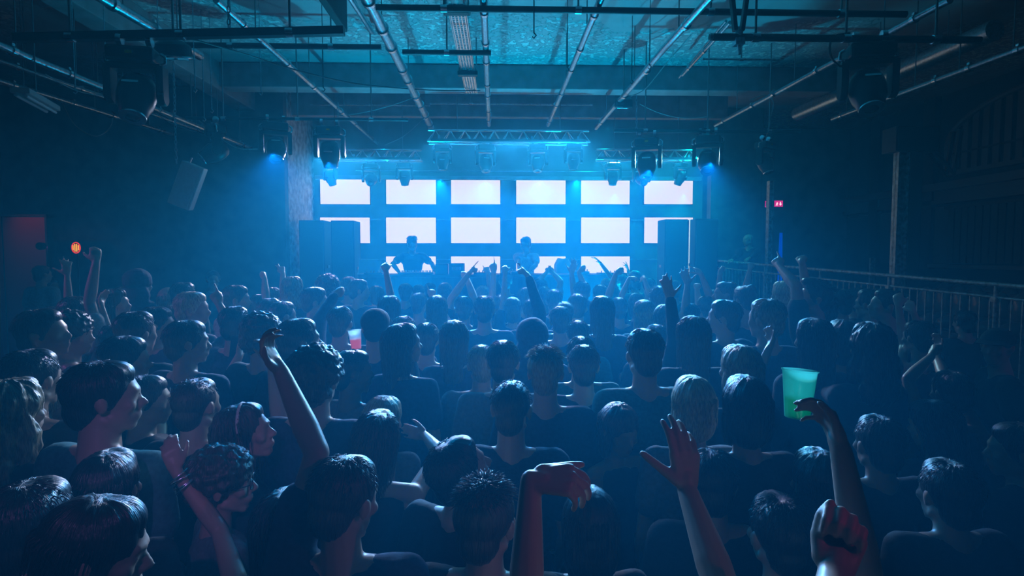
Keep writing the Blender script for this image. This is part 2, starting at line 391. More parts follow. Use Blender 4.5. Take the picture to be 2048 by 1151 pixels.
# exit signs on the far wall, blue tube, wall panel edge
def exit_sign(px, py, wpx, label, arrow):
    p = at(px, py, YF-.08); W = wpx/F*YF
    o = tag(empty('exit_sign', p), label, 'sign')
    H = .135
    q = MB(); q.boxx((-W/2, 0, -H/2), (W/2, .07, H/2)); q.build('housing', M['blackplastic'], o)
    q = MB(); t = .014
    q.boxx((-W/2, -.008, -H/2), (W/2, 0, -H/2+t)); q.boxx((-W/2, -.008, H/2-t), (W/2, 0, H/2)); q.boxx((-W/2, -.008, -H/2), (-W/2+t, 0, H/2)); q.boxx((W/2-t, -.008, -H/2), (W/2, 0, H/2))
    if arrow: q.boxx((-W/2, -.004, -H/2), (W/2, -.001, H/2))
    q.build('lit_frame', M['magenta'], o)
    if arrow:
        q = MB(); q.boxx((.03, -.014, -.01), (.048, -.006, .035))
        q.add([(.008, -.012, -.005), (.07, -.012, -.005), (.039, -.012, -.045)], [(0, 1, 2)]); q.build('down_arrow', M['pictogram'], o)
        q = MB(); q.ell((-.035, -.012, .018), (.012, .003, .012)); q.tube([(-.035, -.012, .01), (-.042, -.012, -.015), (-.03, -.012, -.04)], .008, 5); q.tube([(-.042, -.012, -.012), (-.062, -.012, -.038)], .007, 5); q.tube([(-.055, -.012, .004), (-.018, -.012, -.002)], .006, 5)
        q.build('running_figure', M['pictogram'], o)
exit_sign(1557, 407, 17, 'magenta lit exit sign with running figure and down arrow', True)
exit_sign(1537, 408, 14, 'dim magenta outlined sign half hidden by the thin post', False)
p = at(1562, 465, 11.9); p2 = at(1568, 540, 11.9)
o = tag(empty('light_tube', (p.x, p.y, .85)), 'upright blue light tube beyond the railing', 'lamp')
q = MB(); q.tube([(0, 0, p2.z-.85-.5), (0, 0, p.z-.85)], [.05, .03], 12); q.build('tube', M['bluetube'], o, 60)
q = MB(); q.lathe([(.13, 0), (.13, .02), (.05, .04), (.05, p2.z-.85-.48)]); q.build('lamp_base', M['blackmetal'], o, 40)
# notice boards on the left wall (barely lit)

# ================================================================== stage
q = MB(); q.boxx((-3.54, 8.75, 0), (4.15, SY, .72)); struct(q.build('floor_stage', M['stage']))
# screens
rows = ((356.5, 408), (434.5, 486), (512.5, 563))
cols = ((640, 740), (772, 872), (902, 1000.5), (1032.5, 1131), (1162.5, 1259), (1289, 1385))
rn = ('top', 'middle', 'bottom'); cn = ('leftmost', 'second from left', 'third from left', 'fourth from left', 'fifth from left', 'rightmost')
for ri, (ya, yb) in enumerate(rows):
    for ci, (xa, xb) in enumerate(cols):
        if ri == 2 and ci in (0, 5): continue
        a = at(xa, ya, SY-.07); b = at(xb, yb, SY-.07)
        W, H = b.x-a.x, a.z-b.z; c = ((a.x+b.x)/2, SY-.07, (a.z+b.z)/2)
        o = tag(empty('video_screen', c), 'glowing white video screen, %s of the %s row' % (cn[ci], rn[ri]), 'screen', 'white screens on the stage wall')
        q = MB(); q.boxx((-W/2-.012, .006, -H/2-.012), (W/2+.012, .065, H/2+.012)); q.build('screen_frame', M['blackplastic'], o)
        q = MB(); q.boxx((-W/2, 0, -H/2), (W/2, .005, H/2)); q.build('display', M['screen'], o)
# loudspeaker stacks
def speaker(pxa, pxb, pyt, Y, D, label):
    a = at(pxa, pyt, Y); b = at(pxb, pyt, Y); W = b.x-a.x; h = a.z-.72
    o = tag(empty('loudspeaker', ((a.x+b.x)/2, Y+D/2, .72)), label, 'speaker', 'tall loudspeakers on the stage')
    q = MB(); q.boxx((-W/2, -D/2, 0), (W/2, D/2, h)); q.build('cabinet', M['cabinet'], o, bevel=.012)
    q = MB(); q.boxx((-W/2+.02, -D/2-.012, .03), (W/2-.02, -D/2+.002, h-.03)); q.build('grille', M['speaker'], o, bevel=.004)
    for s_ in (-1, 1):
        q = MB(); q.box((s_*(W/2+.003), 0, h*.6), (.012, .14, .05)); q.build('handle', M['blackmetal'], o)
speaker(597, 648, 440, 10.1, .45, 'leftmost tall black loudspeaker, right beside the scuffed wall edge')
speaker(661, 708, 440.5, 9.7, .45, 'tall black loudspeaker in front of the leftmost middle screen')
speaker(1330, 1377, 438, 9.9, .45, 'tall dark loudspeaker in front of the rightmost middle screen')
speaker(1391, 1437, 437, 10.3, .45, 'rightmost tall loudspeaker, hazy beside the lit strip')
a = at(1381, 438, 10.6)
o = tag(empty('light_strip', (a.x, 10.6, .72)), 'thin bright vertical strip between the two right loudspeakers', 'lamp')
q = MB(); q.boxx((-.018, -.02, .5), (-.004, .02, a.z-.72)); q.boxx((.004, -.02, .9), (.016, .02, a.z-.72)); q.build('tube', mat('pale_strip', (.3, .4, .4), .3, emit=(.7, 1.0, 1.0), estr=.55), o)
q = MB(); q.box((0, 0, .25), (.05, .05, .5)); q.build('lamp_base', M['blackmetal'], o)
# DJ table with gear
TY = 8.9
ta, tb = at(716, 548, TY), at(1262, 549, TY)
tz = at(900, 549, TY).z
tb_o = tag(empty('dj_table', ((ta.x+tb.x)/2, TY+.35, .72)), 'long DJ table with dark cloth front across the stage', 'table')
W = tb.x-ta.x
q = MB(); q.boxx((-W/2, -.35, tz-.72-.04), (W/2, .35, tz-.72)); q.build('tabletop', M['wood'], tb_o, bevel=.005)
q = MB()
n = 60; v = []
for i in range(n+1):
    x = -W/2+W*i/n; y = -.36-.012*math.sin(i*1.9)
    v += [(x, y, 0), (x, y, tz-.76), (x, y+.02, 0), (x, y+.02, tz-.76)]
f = []
for i in range(n):
    a, b = 4*i, 4*i+4; f += [(a, b, b+1, a+1), (a+2, a+3, b+3, b+2), (a+1, b+1, b+3, a+3), (a, a+2, b+2, b)]
q.add(v, f); q.build('table_skirt', M['blackplastic'], tb_o)
for sx in (-1, 0, 1):
    for sy in (-1, 1):
        q = MB(); q.tube([(sx*(W/2-.08), sy*.28, 0), (sx*(W/2-.08), sy*.28, tz-.76)], .02, 8); q.build('leg', M['blackmetal'], tb_o, 60)
def gear(name, px0, px1, hpx, label, knobs, cat='mixer', dy=.0, group=None):
    a = at(px0, 549, TY+.2+dy); b = at(px1, 549, TY+.2+dy); W = b.x-a.x; h = hpx/F*(TY+.2)
    o = tag(empty(name, ((a.x+b.x)/2, TY+.2+dy, tz)), label, cat, group)
    q = MB(); q.boxx((-W/2, -.15, 0), (W/2, .15, h)); q.build('case', M['blackplastic'], o, bevel=.005)
    for k in range(knobs):
        q = MB(); x = -W/2+W*(k+.5)/knobs
        q.lathe([(.008, 0), (.008, .03), (.005, .035)], (x, -.1+.05*(k % 2), h), seg=8); q.build('knob', M['alu'], o, 40)
    return o
gear('dj_mixer', 800, 868, 4, 'wide DJ mixer with a row of knobs below the left performer', 20)
gear('media_player', 732, 768, 4, 'flat media player left of the DJ mixer', 5, 'player')
gear('media_player', 948, 990, 4, 'flat media player under the pointing hands at centre stage', 6, 'player')
gear('media_player', 1000, 1036, 3, 'flat media player left of the second performer', 5, 'player')
gear('dj_mixer', 1142, 1176, 6, 'small DJ mixer right of the draped chair', 6)
gear('media_player', 1196, 1250, 3, 'flat media player at the right end of the table', 6, 'player')
gear('effects_box', 1022, 1040, 7, 'small effects box in front of the second performer', 3, 'effects unit', -.3)
def flight(px0, px1, pyt, label, slats, Yd):
    a = at(px0, pyt, Yd); b = at(px1, 549, Yd); W = b.x-a.x; h = a.z-tz
    o = tag(empty('stage_monitor', ((a.x+b.x)/2, Yd, tz)), label, 'speaker', 'monitors on the DJ table')
    q = MB(); q.boxx((-W/2, -.12, 0), (W/2, .12, h)); q.build('case', M['blackplastic'], o, bevel=.008)
    q = MB(); q.boxx((-W/2+.015, -.13, .015), (W/2-.015, -.118, h-.015)); q.build('grille', M['speaker'], o)
    for k in range(slats):
        x = -W/2+.05+(W-.1)*k/max(1, slats-1)
        q = MB(); q.box((x, -.133, h*.55), (.006, .006, h*.3)); q.build('vent_fin', M['alu'], o)
flight(872, 897, 527, 'black monitor box right of the left performer', 0, TY+.12)
flight(899, 929, 526, 'black box with pale vent fins, left of the raised pointing hands', 8, TY+.1)
# laptop and little stand left of DJ
a = at(738, 528, 9.15)
o = tag(empty('laptop', (a.x, 9.2, tz)), 'slim laptop tilted open at the left end of the DJ table', 'laptop')
q = MB(); q.boxx((-.17, -.12, 0), (.17, .12, .015)); q.build('base', M['alu'], o, bevel=.003)
q = MB(); q.box((0, .0, .12), (.34, .008, .22), Euler((-.25, .06, 0)).to_matrix()); q.build('lid', M['alu'], o, bevel=.003)
# draped chair behind the table
a = at(1127, 517, 9.9); 
o = tag(empty('draped_chair', (a.x, 10.0, .72)), 'teal cloth draped over a chair behind the second performer', 'chair')
q = MB()
hh = a.z-.72
n = 24; prof = [(0.0, hh), (.10, hh-.01), (.15, hh-.1), (.17, hh*.6), (.19, hh*.3), (.2, .02)]
v = []; f = []
for j, (r, z) in enumerate(prof):
    for i in range(n):
        t = 2*PI*i/n; w_ = 1+(.10*math.sin(t*7)+.06*math.sin(t*3+1))*j/5
        v.append((max(r, .002)*w_*math.cos(t), max(r, .002)*w_*math.sin(t)*.8, z-.02*math.sin(t*2)*(j == 1)))
for j in range(len(prof)-1):
    for i in range(n): f.append((j*n+i, j*n+(i+1) % n, (j+1)*n+(i+1) % n, (j+1)*n+i))
q.add(v, [tuple(reversed(k)) for k in f]); q.build('drape', mat('pale_drape', (.6, .65, .65), .8), o, 180)
for sx in (-1, 1):
    for sy in (-1, 1):
        q = MB(); q.tube([(sx*.13, sy*.11, 0), (sx*.12, sy*.1, hh*.5)], .012, 6); q.build('leg', M['blackmetal'], o)

# ================================================================== rigging under the ceiling
def pipe(pts_px, r, label, name='ceiling_pipe', m='metal', clamps=0, rods=0, group='long pipes running under the ceiling'):
    """pts_px: (px, py, height above the lens)"""
    P = []
    for px, py, h in pts_px:
        d = ray(px, py); P.append(CAM+d*(h/d.z))
    c = sum(P, Vector())/len(P)
    o = tag(empty(name, c), label, 'pipe', group)
    q = MB(); L = [tuple(p-c) for p in P]
    q.tube(L, r, 14); q.build('tube', M[m], o, 60)
    a, b = P[0], P[-1]; d = (b-a); ln = d.length; d.normalize()
    rot = d.to_track_quat('Z', 'Y').to_matrix()
    for k in range(clamps):
        t = (k+.5)/clamps+.13*math.sin(k*2.7)/clamps; p = a+(b-a)*t-c
        q = MB(); q.lathe([(r*1.0, -.025), (r*1.28, -.022), (r*1.28, .022), (r*1.0, .025)], tuple(p), rot, 14)
        q.box(tuple(p+Vector((0, 0, r*1.35))), (.03, .03, r*.9)); q.build('pipe_clamp', M['alu'], o, 40)
    for k in range(rods):
        t = (k+.5)/rods; p = a+(b-a)*t
        if p.z+r >= CEIL: continue
        q = MB(); q.tube([tuple(p-c+Vector((0, 0, r*.9))), tuple(Vector((p.x, p.y, CEIL))-c)], .006, 6); q.build('hanger_rod', M['cable'], o)
    return o
pipe([(432, 0, 2.15), (755, 287, 2.15)], .028, 'left bright scaffold tube slanting toward the stage', clamps=6, rods=4)
pipe([(722, -30, 2.25), (862, 254, 2.25)], .052, 'thick silvery lagged pipe slanting toward centre stage', clamps=9, rods=3)
pipe([(690, -20, 2.35), (742, 62, 2.35), (748, 66, 2.7)], .025, 'short thin pipe bending up beside the thick lagged pipe', clamps=2)
pipe([(967, -10, 2.2), (978, 250, 2.2)], .034, 'narrow straight pipe running down the middle of the ceiling', clamps=7, rods=3)
pipe([(1205, -10, 2.2), (1096, 250, 2.2)], .032, 'bright pipe slanting in from the upper right of centre', clamps=6, rods=3)
pipe([(1425, -10, 2.1), (1330, 95, 2.1), (1192, 256, 2.1)], .034, 'dark pipe right of centre carrying small clamps', clamps=4, rods=3)
pipe([(1900, 0, 2.1), (1545, 190, 2.1), (1430, 250, 2.1)], .03, 'thin far right pipe running from the corner to the stage', clamps=6, rods=3)
pipe([(1990, 60, 2.35), (1595, 228, 2.35)], .11, 'wide ribbed ventilation duct at the right, behind the big spotlight', clamps=0, rods=3, group=None)
pipe([(2090, 80, 1.85), (1665, 238, 1.85)], .03, 'right cable track with pale clips above the side platform', clamps=6, rods=5)
pipe([(-40, 75, 1.75), (500, 296, 1.75)], .035, 'longest left tube wrapped in loose cable', clamps=8, rods=7)
pipe([(-40, 108, 1.9), (430, 272, 1.9)], .022, 'thin tube below the cable wrapped one at left', clamps=5, rods=4)
pipe([(-40, 150, 1.85), (345, 268, 1.85)], .03, 'lowest grey tube at the far left', clamps=4, rods=3)
pipe([(178, -20, 2.3), (400, 112, 2.3)], .05, 'square edged cable tray at upper left', clamps=3, rods=2)
pipe([(1365, 150, 2.4), (1460, 45, 2.4)], .02, 'short double conduit at the right of the ceiling', clamps=3)
pipe([(1358, 155, 2.45), (1452, 42, 2.45)], .015, 'slim conduit parallel to the short double one', clamps=2)
def across(pxa, pya, pxb, pyb, Y, r, label, m='blackmetal', hollow=False, rods=0, square=False):
    a = at(pxa, pya, Y); b = at(pxb, pyb, Y); b.z = a.z if abs(b.z-a.z) < .05 else b.z; c = (a+b)/2
    o = tag(empty('lighting_bar', c), label, 'bar', 'bars across the room under the ceiling')
    q = MB()
    if square: q.box((0, 0, 0), ((b-a).length, r*2, r*2), (b-a).to_track_quat('X', 'Z').to_matrix())
    else: q.tube([tuple(a-c), tuple(b-c)], r, 14)
    q.build('tube', M[m], o, None if square else 60)
    if hollow:
        e = a-c
        q = MB(); q.tube([tuple(e+Vector((-.004, 0, 0))), tuple(e+Vector((.02, 0, 0)))], r*1.06, 14); q.build('end_ring', M['metal'], o, 60)
        q = MB(); q.tube([tuple(e+Vector((-.006, 0, 0))), tuple(e+Vector((.0, 0, 0)))], r*.8, 14); q.build('bore', M['blackmetal'], o, 60)
    for k in range(rods):
        p = a+(b-a)*((k+.5)/rods)
        q = MB(); q.tube([tuple(p-c), tuple(Vector((p.x, p.y, CEIL))-c)], .009, 6); q.build('hanger_rod', M['cable'], o)
        q = MB(); q.lathe([(r*.9, -.03), (r*1.25, -.028), (r*1.25, .028), (r*.9, .03)], tuple(p-c), Matrix.Rotation(PI/2, 3, 'Y'), 12); q.build('pipe_clamp', M['alu'], o, 40)
    return o
across(30, 76, 688, 62, 4.5, .03, 'black lighting bar carrying the big left spotlight', rods=3, square=True)
across(360, 90, 762, 90, 6.3, .03, 'dark bar just behind the big left lighting bar', rods=2)
across(752, 15, 1812, 35, 5.1, .028, 'longest dark bar crossing the top of the picture', rods=4)
across(805, 104, 982, 104, 6.2, .028, 'short dark bar ending at the middle pipe', rods=1)
across(1420, 74, 1960, 84, 4.4, .027, 'hollow ended black pole carrying the big right spotlight', hollow=True, rods=3)
across(372, 236, 816, 241, 7.4, .02, 'slim lighting batten over the left of the stage', rods=3)
across(1228, 261, 1600, 262, 7.6, .024, 'slim lighting batten over the right of the stage', rods=3)
across(860, 207, 1185, 207, 9.6, .012, 'thin pale conduit high behind the centre truss', m='metal', rods=2)
across(620, 209, 860, 210, 9.8, .010, 'thin pale conduit above the left truss', m='metal', rods=1)
across(712, 341, 1310, 344, 11.335, .012, 'thin bright rail just above the row of screens', m='alu')
across(1405, 118, 1560, 124, 7.4, .016, 'short dull bar left of the big right spotlight', m='metal', rods=1)
# perforated cable tray in the middle
a = at(912, 8, 5.55); b = at(943, 170, 8.5); b.z = a.z; c = (a+b)/2
o = tag(empty('cable_tray', c), 'perforated metal cable tray with two dark brackets, left of the middle pipe', 'cable tray')
dv = (b-a); ln = dv.length; rz = math.atan2(dv.y, dv.x)
o.rotation_euler = (0, 0, rz)
for k in range(5):
    q = MB(); q.box((0, (k-2)*.034, 0), (ln, .012, .01)); q.build('tray_rail', M['alu'], o)
q = MB(); n = 60
for k in range(n): q.box((-ln/2+ln*(k+.5)/n, 0, .006), (ln/n*.5, .15, .006))
q.build('perforated_plate', M['metal'], o)
q = MB(); q.box((0, .085, .02), (ln, .006, .05)); q.box((0, -.085, .02), (ln, .006, .05)); q.build('tray_side', M['alu'], o)
for x in (-ln*.47, ln*.17):
    q = MB(); q.box((x, 0, -.03), (.09, .26, .06)); q.build('bracket', M['blackmetal'], o, bevel=.012)
    for s_ in (-1, 1):
        q = MB(); q.tube([(x, s_*.11, -.02), (x, s_*.11, CEIL-c.z)], .008, 6); q.build('hanger_rod', M['cable'], o)

# trusses
def truss(pxa, pxb, pyt, Y, label, hpx=26, three=False):
    a = at(pxa, pyt, Y); b = at(pxb, pyt, Y); W = b.x-a.x; h = hpx/F*Y*.95; dp = .22
    o = tag(empty('lighting_truss', ((a.x+b.x)/2, Y, a.z)), label, 'truss', 'aluminium trusses over the stage')
    rails = [(0, 0, 0), (0, -dp/2, -h), (0, dp/2, -h)]
    for (_, y, z) in rails:
        q = MB(); q.tube([(-W/2, y, z), (W/2, y, z)], .017, 10); q.build('chord', M['alu'], o, 60)
    n = int(W/.22)
    for k in range(n):
        x0 = -W/2+W*k/n; x1 = x0+W/n; xm = (x0+x1)/2
        q = MB()
        for y in (-dp/2, dp/2):
            q.tube([(x0, y, -h), (xm, 0, 0)], .007, 6); q.tube([(xm, 0, 0), (x1, y, -h)], .007, 6)
        q.tube([(x0, -dp/2, -h), (x1, dp/2, -h)], .006, 6)
        q.build('lattice', M['alu'], o, 60)
    for t in (.18, .82):
        q = MB(); q.tube([(-W/2+W*t, 0, 0), (-W/2+W*t, 0, CEIL-a.z)], .008, 6); q.build('hanger_rod', M['cable'], o)
    return o
truss(856, 1178, 260, 8.9, 'centre lattice truss over the stage with four moving lights', 25)
truss(632, 843, 299, 10.0, 'left lattice truss above the leftmost screens', 20)
truss(1193, 1392, 299, 10.0, 'right lattice truss above the rightmost screens', 20)

# slim housings added under the trusses to carry the rim light
for pxa, pxb, py, d, tgt, col, pw, lab in ADDED_RIMS:
    a = at(pxa, py, d); b = at(pxb, py, d); c = (a+b)/2; W = b.x-a.x
    o = tag(empty('added_rim_batten', c), lab, 'stage light', 'added light battens under the trusses')
    q = MB(); q.boxx((-W/2, .006, .002), (W/2, .05, .04)); q.build('housing', M['blackmetal'], o)
    for t in (-.45, -.15, .15, .45):
        q = MB(); q.boxx((W*t-.015, .012, .03), (W*t+.015, .04, .09)); q.build('hook_clamp', M['alu'], o)
# moving head spotlights
def moving_head(loc, s, pan, tilt, label, sticker=True, small=False, drop=0.0, group='moving lights over the stage'):
    o = tag(empty('moving_head_light', loc, pan), label, 'stage light', group)
    o.scale = (s, s, s)
    q = MB(); q.boxx((-.16, -.12, -.11), (.16, .12, 0)); q.build('base', M['blackplastic'], o, bevel=.02)
    for sx in (-1, 1):
        q = MB(); q.tube([(sx*.1, 0, 0), (sx*.1, 0, .05)], .012, 8); q.lathe([(.03, -.02), (.042, -.018), (.042, .018), (.03, .02)], (sx*.1, 0, .07), Matrix.Rotation(PI/2, 3, 'Y'), 12)
        q.build('hook_clamp', M['alu'], o, 40)
        q = MB(); q.tube([(sx*.17, 0, -.02), (sx*.2, 0, -.04), (sx*.2, 0, -.09), (sx*.17, 0, -.1)], .012, 8); q.build('handle', M['alu'], o, 60)
    y = MB()
    y.box((0, 0, -.13), (.36, .11, .045))
    for sx in (-1, 1):
        y.boxx((sx*.15, -.055, -.36), (sx*.2, .055, -.12)); y.lathe([(.055, -.026), (.062, -.018), (.062, .018), (.055, .026)], (sx*.175, 0, -.34), Matrix.Rotation(PI/2, 3, 'Y'), 16)
    y.build('yoke', M['blackplastic'], o, 40)
    R = Matrix.Rotation(tilt, 3, 'X')
    hd = MB(); hd.lathe([(.0, .15), (.07, .148), (.105, .12), (.125, .06), (.13, -.02), (.12, -.09), (.098, -.14), (.09, -.19), (.085, -.195)], (0, 0, -.33), R, 24)
    h = hd.build('lamp_head', M['blackplastic'], o, 50)
    q = MB(); q.lathe([(.078, 0), (.088, .0), (.088, .02), (.078, .022)], tuple(Vector((0, 0, -.33))+R @ Vector((0, 0, -.205))), R, 24); q.build('lens_ring', M['alu'], h, 40)
    q = MB(); q.lathe([(.0, -.018), (.03, -.014), (.06, 0), (.076, .014)], tuple(Vector((0, 0, -.33))+R @ Vector((0, 0, -.20))), R, 24); q.build('lens', M['lens'], h, 180)
    q = MB(); q.box(tuple(Vector((0, 0, -.33))+R @ Vector((0, -.128, .02))), (.11, .012, .02), R); q.build('fin', M['alu'], h)
    if sticker:
        q = MB(); q.box((0, -.122, -.05), (.045, .004, .022)); q.build('warning_label', M['yellow'], o)
    return o
RD = math.radians
moving_head(at(270, 92, 4.5)+Vector((0, 0, -.03)), 1.02, RD(10), RD(-25), 'big black spotlight hanging at upper left', True)
moving_head(at(1738, 84, 4.4)+Vector((0, 0, -.03)), 1.0, RD(-14), RD(-30), 'big black spotlight hanging at upper right', False)
moving_head(at(430, 248, 7.4)+Vector((0, 0, -.03)), .95, RD(-60), RD(-55), 'leftmost mid distance spotlight with a small yellow label', True)
moving_head(at(551, 242, 7.4)+Vector((0, 0, -.03)), .95, RD(20), RD(-35), 'spotlight on the left batten facing down at the crowd', False)
moving_head(at(659, 250, 7.4)+Vector((0, 0, -.03)), .95, RD(5), RD(14), 'spotlight at the left of the stage pointing straight down, yellow label', True)
moving_head(at(1294, 273, 7.6)+Vector((0, 0, -.03)), .98, RD(-18), RD(-18), 'spotlight on the right batten in front of the right truss', True)
moving_head(at(1416, 268, 7.6)+Vector((0, 0, -.03)), .98, RD(-20), RD(-40), 'spotlight at the right end of the screens turned to the crowd', False)
moving_head(at(1531, 282, 7.8)+Vector((0, 0, -.02)), .80, RD(35), RD(-20), 'rightmost small spotlight above the thin post', True)
for (px, py, d, s, pan, tilt, lab) in (
    (885, 289, 8.9, .72, 0, 8, 'leftmost light under the centre truss'), (971, 290, 8.9, .78, 12, -18, 'second light under the centre truss, tipped toward the crowd'),
    (1076, 290, 8.9, .78, -12, -18, 'third light under the centre truss, near its middle'), (1147, 289, 8.9, .72, 0, 12, 'rightmost light under the centre truss'),
    (660, 326, 10.0, .72, -30, 25, 'light under the left truss over the leftmost screen'), (742, 328, 10.0, .78, 5, -60, 'light facing out between the two leftmost screens'),
    (809, 326, 10.0, .72, 0, 10, 'light under the left truss over the second screen'), (1226, 326, 10.0, .72, 0, 10, 'light under the right truss over the fifth screen'),
    (1283, 328, 10.0, .78, 5, -60, 'hazy light facing out left of the rightmost screen'), (1361, 326, 10.0, .72, 35, 25, 'light under the right truss over the rightmost screen')):
    moving_head(at(px, py, d), s, RD(pan), RD(tilt), lab, False, group='small moving lights under the trusses')
for px, py, d in ((885, 276, 8.9), (971, 276, 8.9), (1076, 276, 8.9), (1147, 276, 8.9), (660, 318, 10), (809, 318, 10), (1226, 318, 10), (1361, 318, 10)): pass
# chains
def chain(pxa, pya, pxb, pyb, Y, label, top=True):
    a = at(pxa, pya, Y); b = at(pxb, pyb, Y)
    o = tag(empty('chain', a), label, 'chain', 'chains hanging from the ceiling pipes')
    q = MB(); d = b-a; n = max(3, int(d.length/.045)); dn = d.normalized(); rot = dn.to_track_quat('Z', 'Y').to_matrix()
    for k in range(n):
        p = d*((k+.5)/n); ph = (k % 2)*PI/2
        L = []
        for t in np.linspace(0, 2*PI, 9):
            v = Vector((math.cos(t)*.012, 0, math.sin(t)*.03)); v = Matrix.Rotation(ph, 3, 'Z') @ v
            L.append(tuple(p+rot @ v))
        q.tube(L, .0045, 5, False)
    q.build('links', M['metal'], o)
    return o
chain(346, 100, 353, 327, 6.93, 'dusty chain holding the tilted grey panel at left')
chain(457, 0, 458, 75, 4.6, 'dark knotted chain on the left lighting bar')
chain(676, 205, 676, 240, 7.4, 'short chain above the left batten')
chain(1273, 190, 1273, 268, 7.6, 'chain holding the right batten')
# sling at upper right
a = at(1478, -20, 4.4); b = at(1478, 60, 4.4)
o = tag(empty('lifting_sling', b), 'black strap sling holding the hollow ended pole', 'strap')
q = MB(); q.box(((a.x-b.x)/2-.045, 0, (a.z-b.z)/2), (.03, .05, a.z-b.z+.02), Euler((0, -.12, 0)).to_matrix()); q.box(((a.x-b.x)/2+.045, 0, (a.z-b.z)/2), (.03, .05, a.z-b.z+.02), Euler((0, .12, 0)).to_matrix()); q.build('strap', M['blackplastic'], o, bevel=.005)
q = MB(); q.lathe([(.02, -.06), (.03, 0), (.02, .04)], (0, 0, -.02)); q.box((0, 0, -.09), (.07, .07, .05)); q.tube([(0, 0, -.1), (0, -.02, -.19)], .012, 6); q.build('shackle', M['metal'], o, 40)
# tilted grey panel
c3 = at(370, 370, 6.9); tl, tr, br = at(331, 332, 6.9), at(373, 320, 6.9), at(409, 405, 6.9)
W = (tr-tl).length; H = (br-tr).length
o = tag(empty('hanging_panel', c3), 'tilted pale grey loudspeaker slab hanging on a chain at left', 'speaker')
R = Euler((.12, math.radians(22.5), .15)).to_matrix()
q = MB(); q.box((0, .06, 0), (W, .14, H*1.0), R); q.build('cabinet', M['panel'], o, bevel=.012)
q = MB(); q.box((0, -.012, 0), (W-.03, .012, H-.03), R); q.build('grille', M['panel'], o)
q = MB(); q.tube([tuple(R @ Vector((-.05, .05, H/2-.01))), tuple(R @ Vector((-.05, .05, H/2+.06)))], .01, 6); q.build('eyebolt', M['metal'], o)
# round lights / ring fixtures
def ring_light(px, py, Y, rpx, label, m):
    c = at(px, py, Y); r = rpx/F*Y
    o = tag(empty('round_downlight', c), label, 'ceiling light')
    R = Euler((RD(14), 0, 0)).to_matrix()
    q = MB(); q.lathe([(r*.98, 0), (r*1.06, .01), (r*1.02, .1), (r*.6, .14)], R=R, seg=32); q.build('housing', M['blackmetal'], o, 40)
    q = MB(); q.tube([tuple(R @ Vector((math.cos(t)*r, math.sin(t)*r, -.004))) for t in np.linspace(0, 2*PI, 33)], r*.06, 6, False); q.build('rim', M['alu'], o, 60)
    q = MB(); q.lathe([(0, -.012), (r*.93, -.004), (r*.93, .004), (0, .006)], R=R, seg=32); q.build('diffuser', m, o, 40)
    q = MB()
    for a_ in (.6, 2.4): q.tube([tuple(R @ Vector((math.cos(a_)*r*.8, math.sin(a_)*r*.8, -.016))), tuple(R @ Vector((-math.cos(a_)*r*.5, -math.sin(a_)*r*.5, -.016)))], .006, 5)
    q.build('guard_wire', M['alu'], o)
    q = MB(); q.tube([(0, 0, .1), (0, 0, CEIL-c.z)], .01, 6); q.build('hanger_rod', M['cable'], o)
M['diff'] = mat('frosted_glass', (.85, .9, .92), .3)
M['diff2'] = mat('frosted_glass_bright', (.95, .95, .95), .25)
ring_light(348, 115, 5.3, 31, 'round downlight with crossed wires beside the big left spotlight', M['diff'])
ring_light(1247, 214, 7.9, 17, 'small bright round downlight right of centre', M['diff2'])
# fluorescent batten at left
a = at(40, 198, 5.0); b = at(103, 213, 5.6)
o = tag(empty('fluorescent_fitting', (a+b)/2), 'unlit fluorescent fitting hanging under the lowest left tube', 'light fitting')
dv = b-a; o.rotation_euler = (0, 0, math.atan2(dv.y, dv.x)); ln = dv.length
q = MB(); q.box((0, 0, .03), (ln, .14, .05)); q.build('housing', M['panel'], o, bevel=.008)
for s_ in (-1, 1):
    q = MB(); q.tube([(-ln/2+.02, s_*.035, -.01), (ln/2-.02, s_*.035, -.01)], .014, 10); q.build('lamp_tube', M['diff2'], o, 60)
q = MB(); q.tube([(0, 0, .05), (0, 0, CEIL-o.location.z)], .006, 6); q.build('hanger_rod', M['cable'], o)
# loose cables
def cable(pts, Y, label, r=.006, m='cable', group='loose cables under the ceiling'):
    P = [at(px, py, y_) for (px, py), y_ in zip(pts, Y if hasattr(Y, '__len__') else [Y]*len(pts))]
    Q = []
    for i in range(len(P)-1):
        p0 = P[max(i-1, 0)]; p1 = P[i]; p2 = P[i+1]; p3 = P[min(i+2, len(P)-1)]
        for t in np.linspace(0, 1, 7)[:-1]:
            Q.append(.5*((2*p1)+(-p0+p2)*t+(2*p0-5*p1+4*p2-p3)*t*t+(-p0+3*p1-3*p2+p3)*t**3))
    Q.append(P[-1]); c = Q[0]
    q = MB(); q.tube([tuple(p-c) for p in Q], r, 6); o = q.build('cable', M[m], None, 60); o.location = c
    tag(o, label, 'cable', group)
cable([(-10, 118), (60, 143), (110, 158), (170, 178), (215, 192)], [4.6, 5, 5.4, 5.8, 6.2], 'pale cable swooping along the upper left tubes')
cable([(90, 148), (150, 180), (210, 193), (260, 205), (310, 232)], [5.2, 5.6, 6, 6.4, 6.8], 'pale cable hanging just under the longest left tube')
cable([(310, 225), (345, 248), (385, 262), (398, 258), (372, 247)], [7, 7.1, 7.2, 7.2, 7.2], 'white looped cable end by the leftmost mid spotlight')
cable([(395, 238), (440, 275), (475, 296), (515, 298)], [7.4, 7.6, 7.8, 8], 'cable drooping off the end of the longest left tube')
cable([(125, 207), (150, 250), (190, 272), (218, 258), (226, 236)], [6.97, 7.1, 7.3, 7.5, 7.7], 'thin wire drooping in a loop on the left wall')
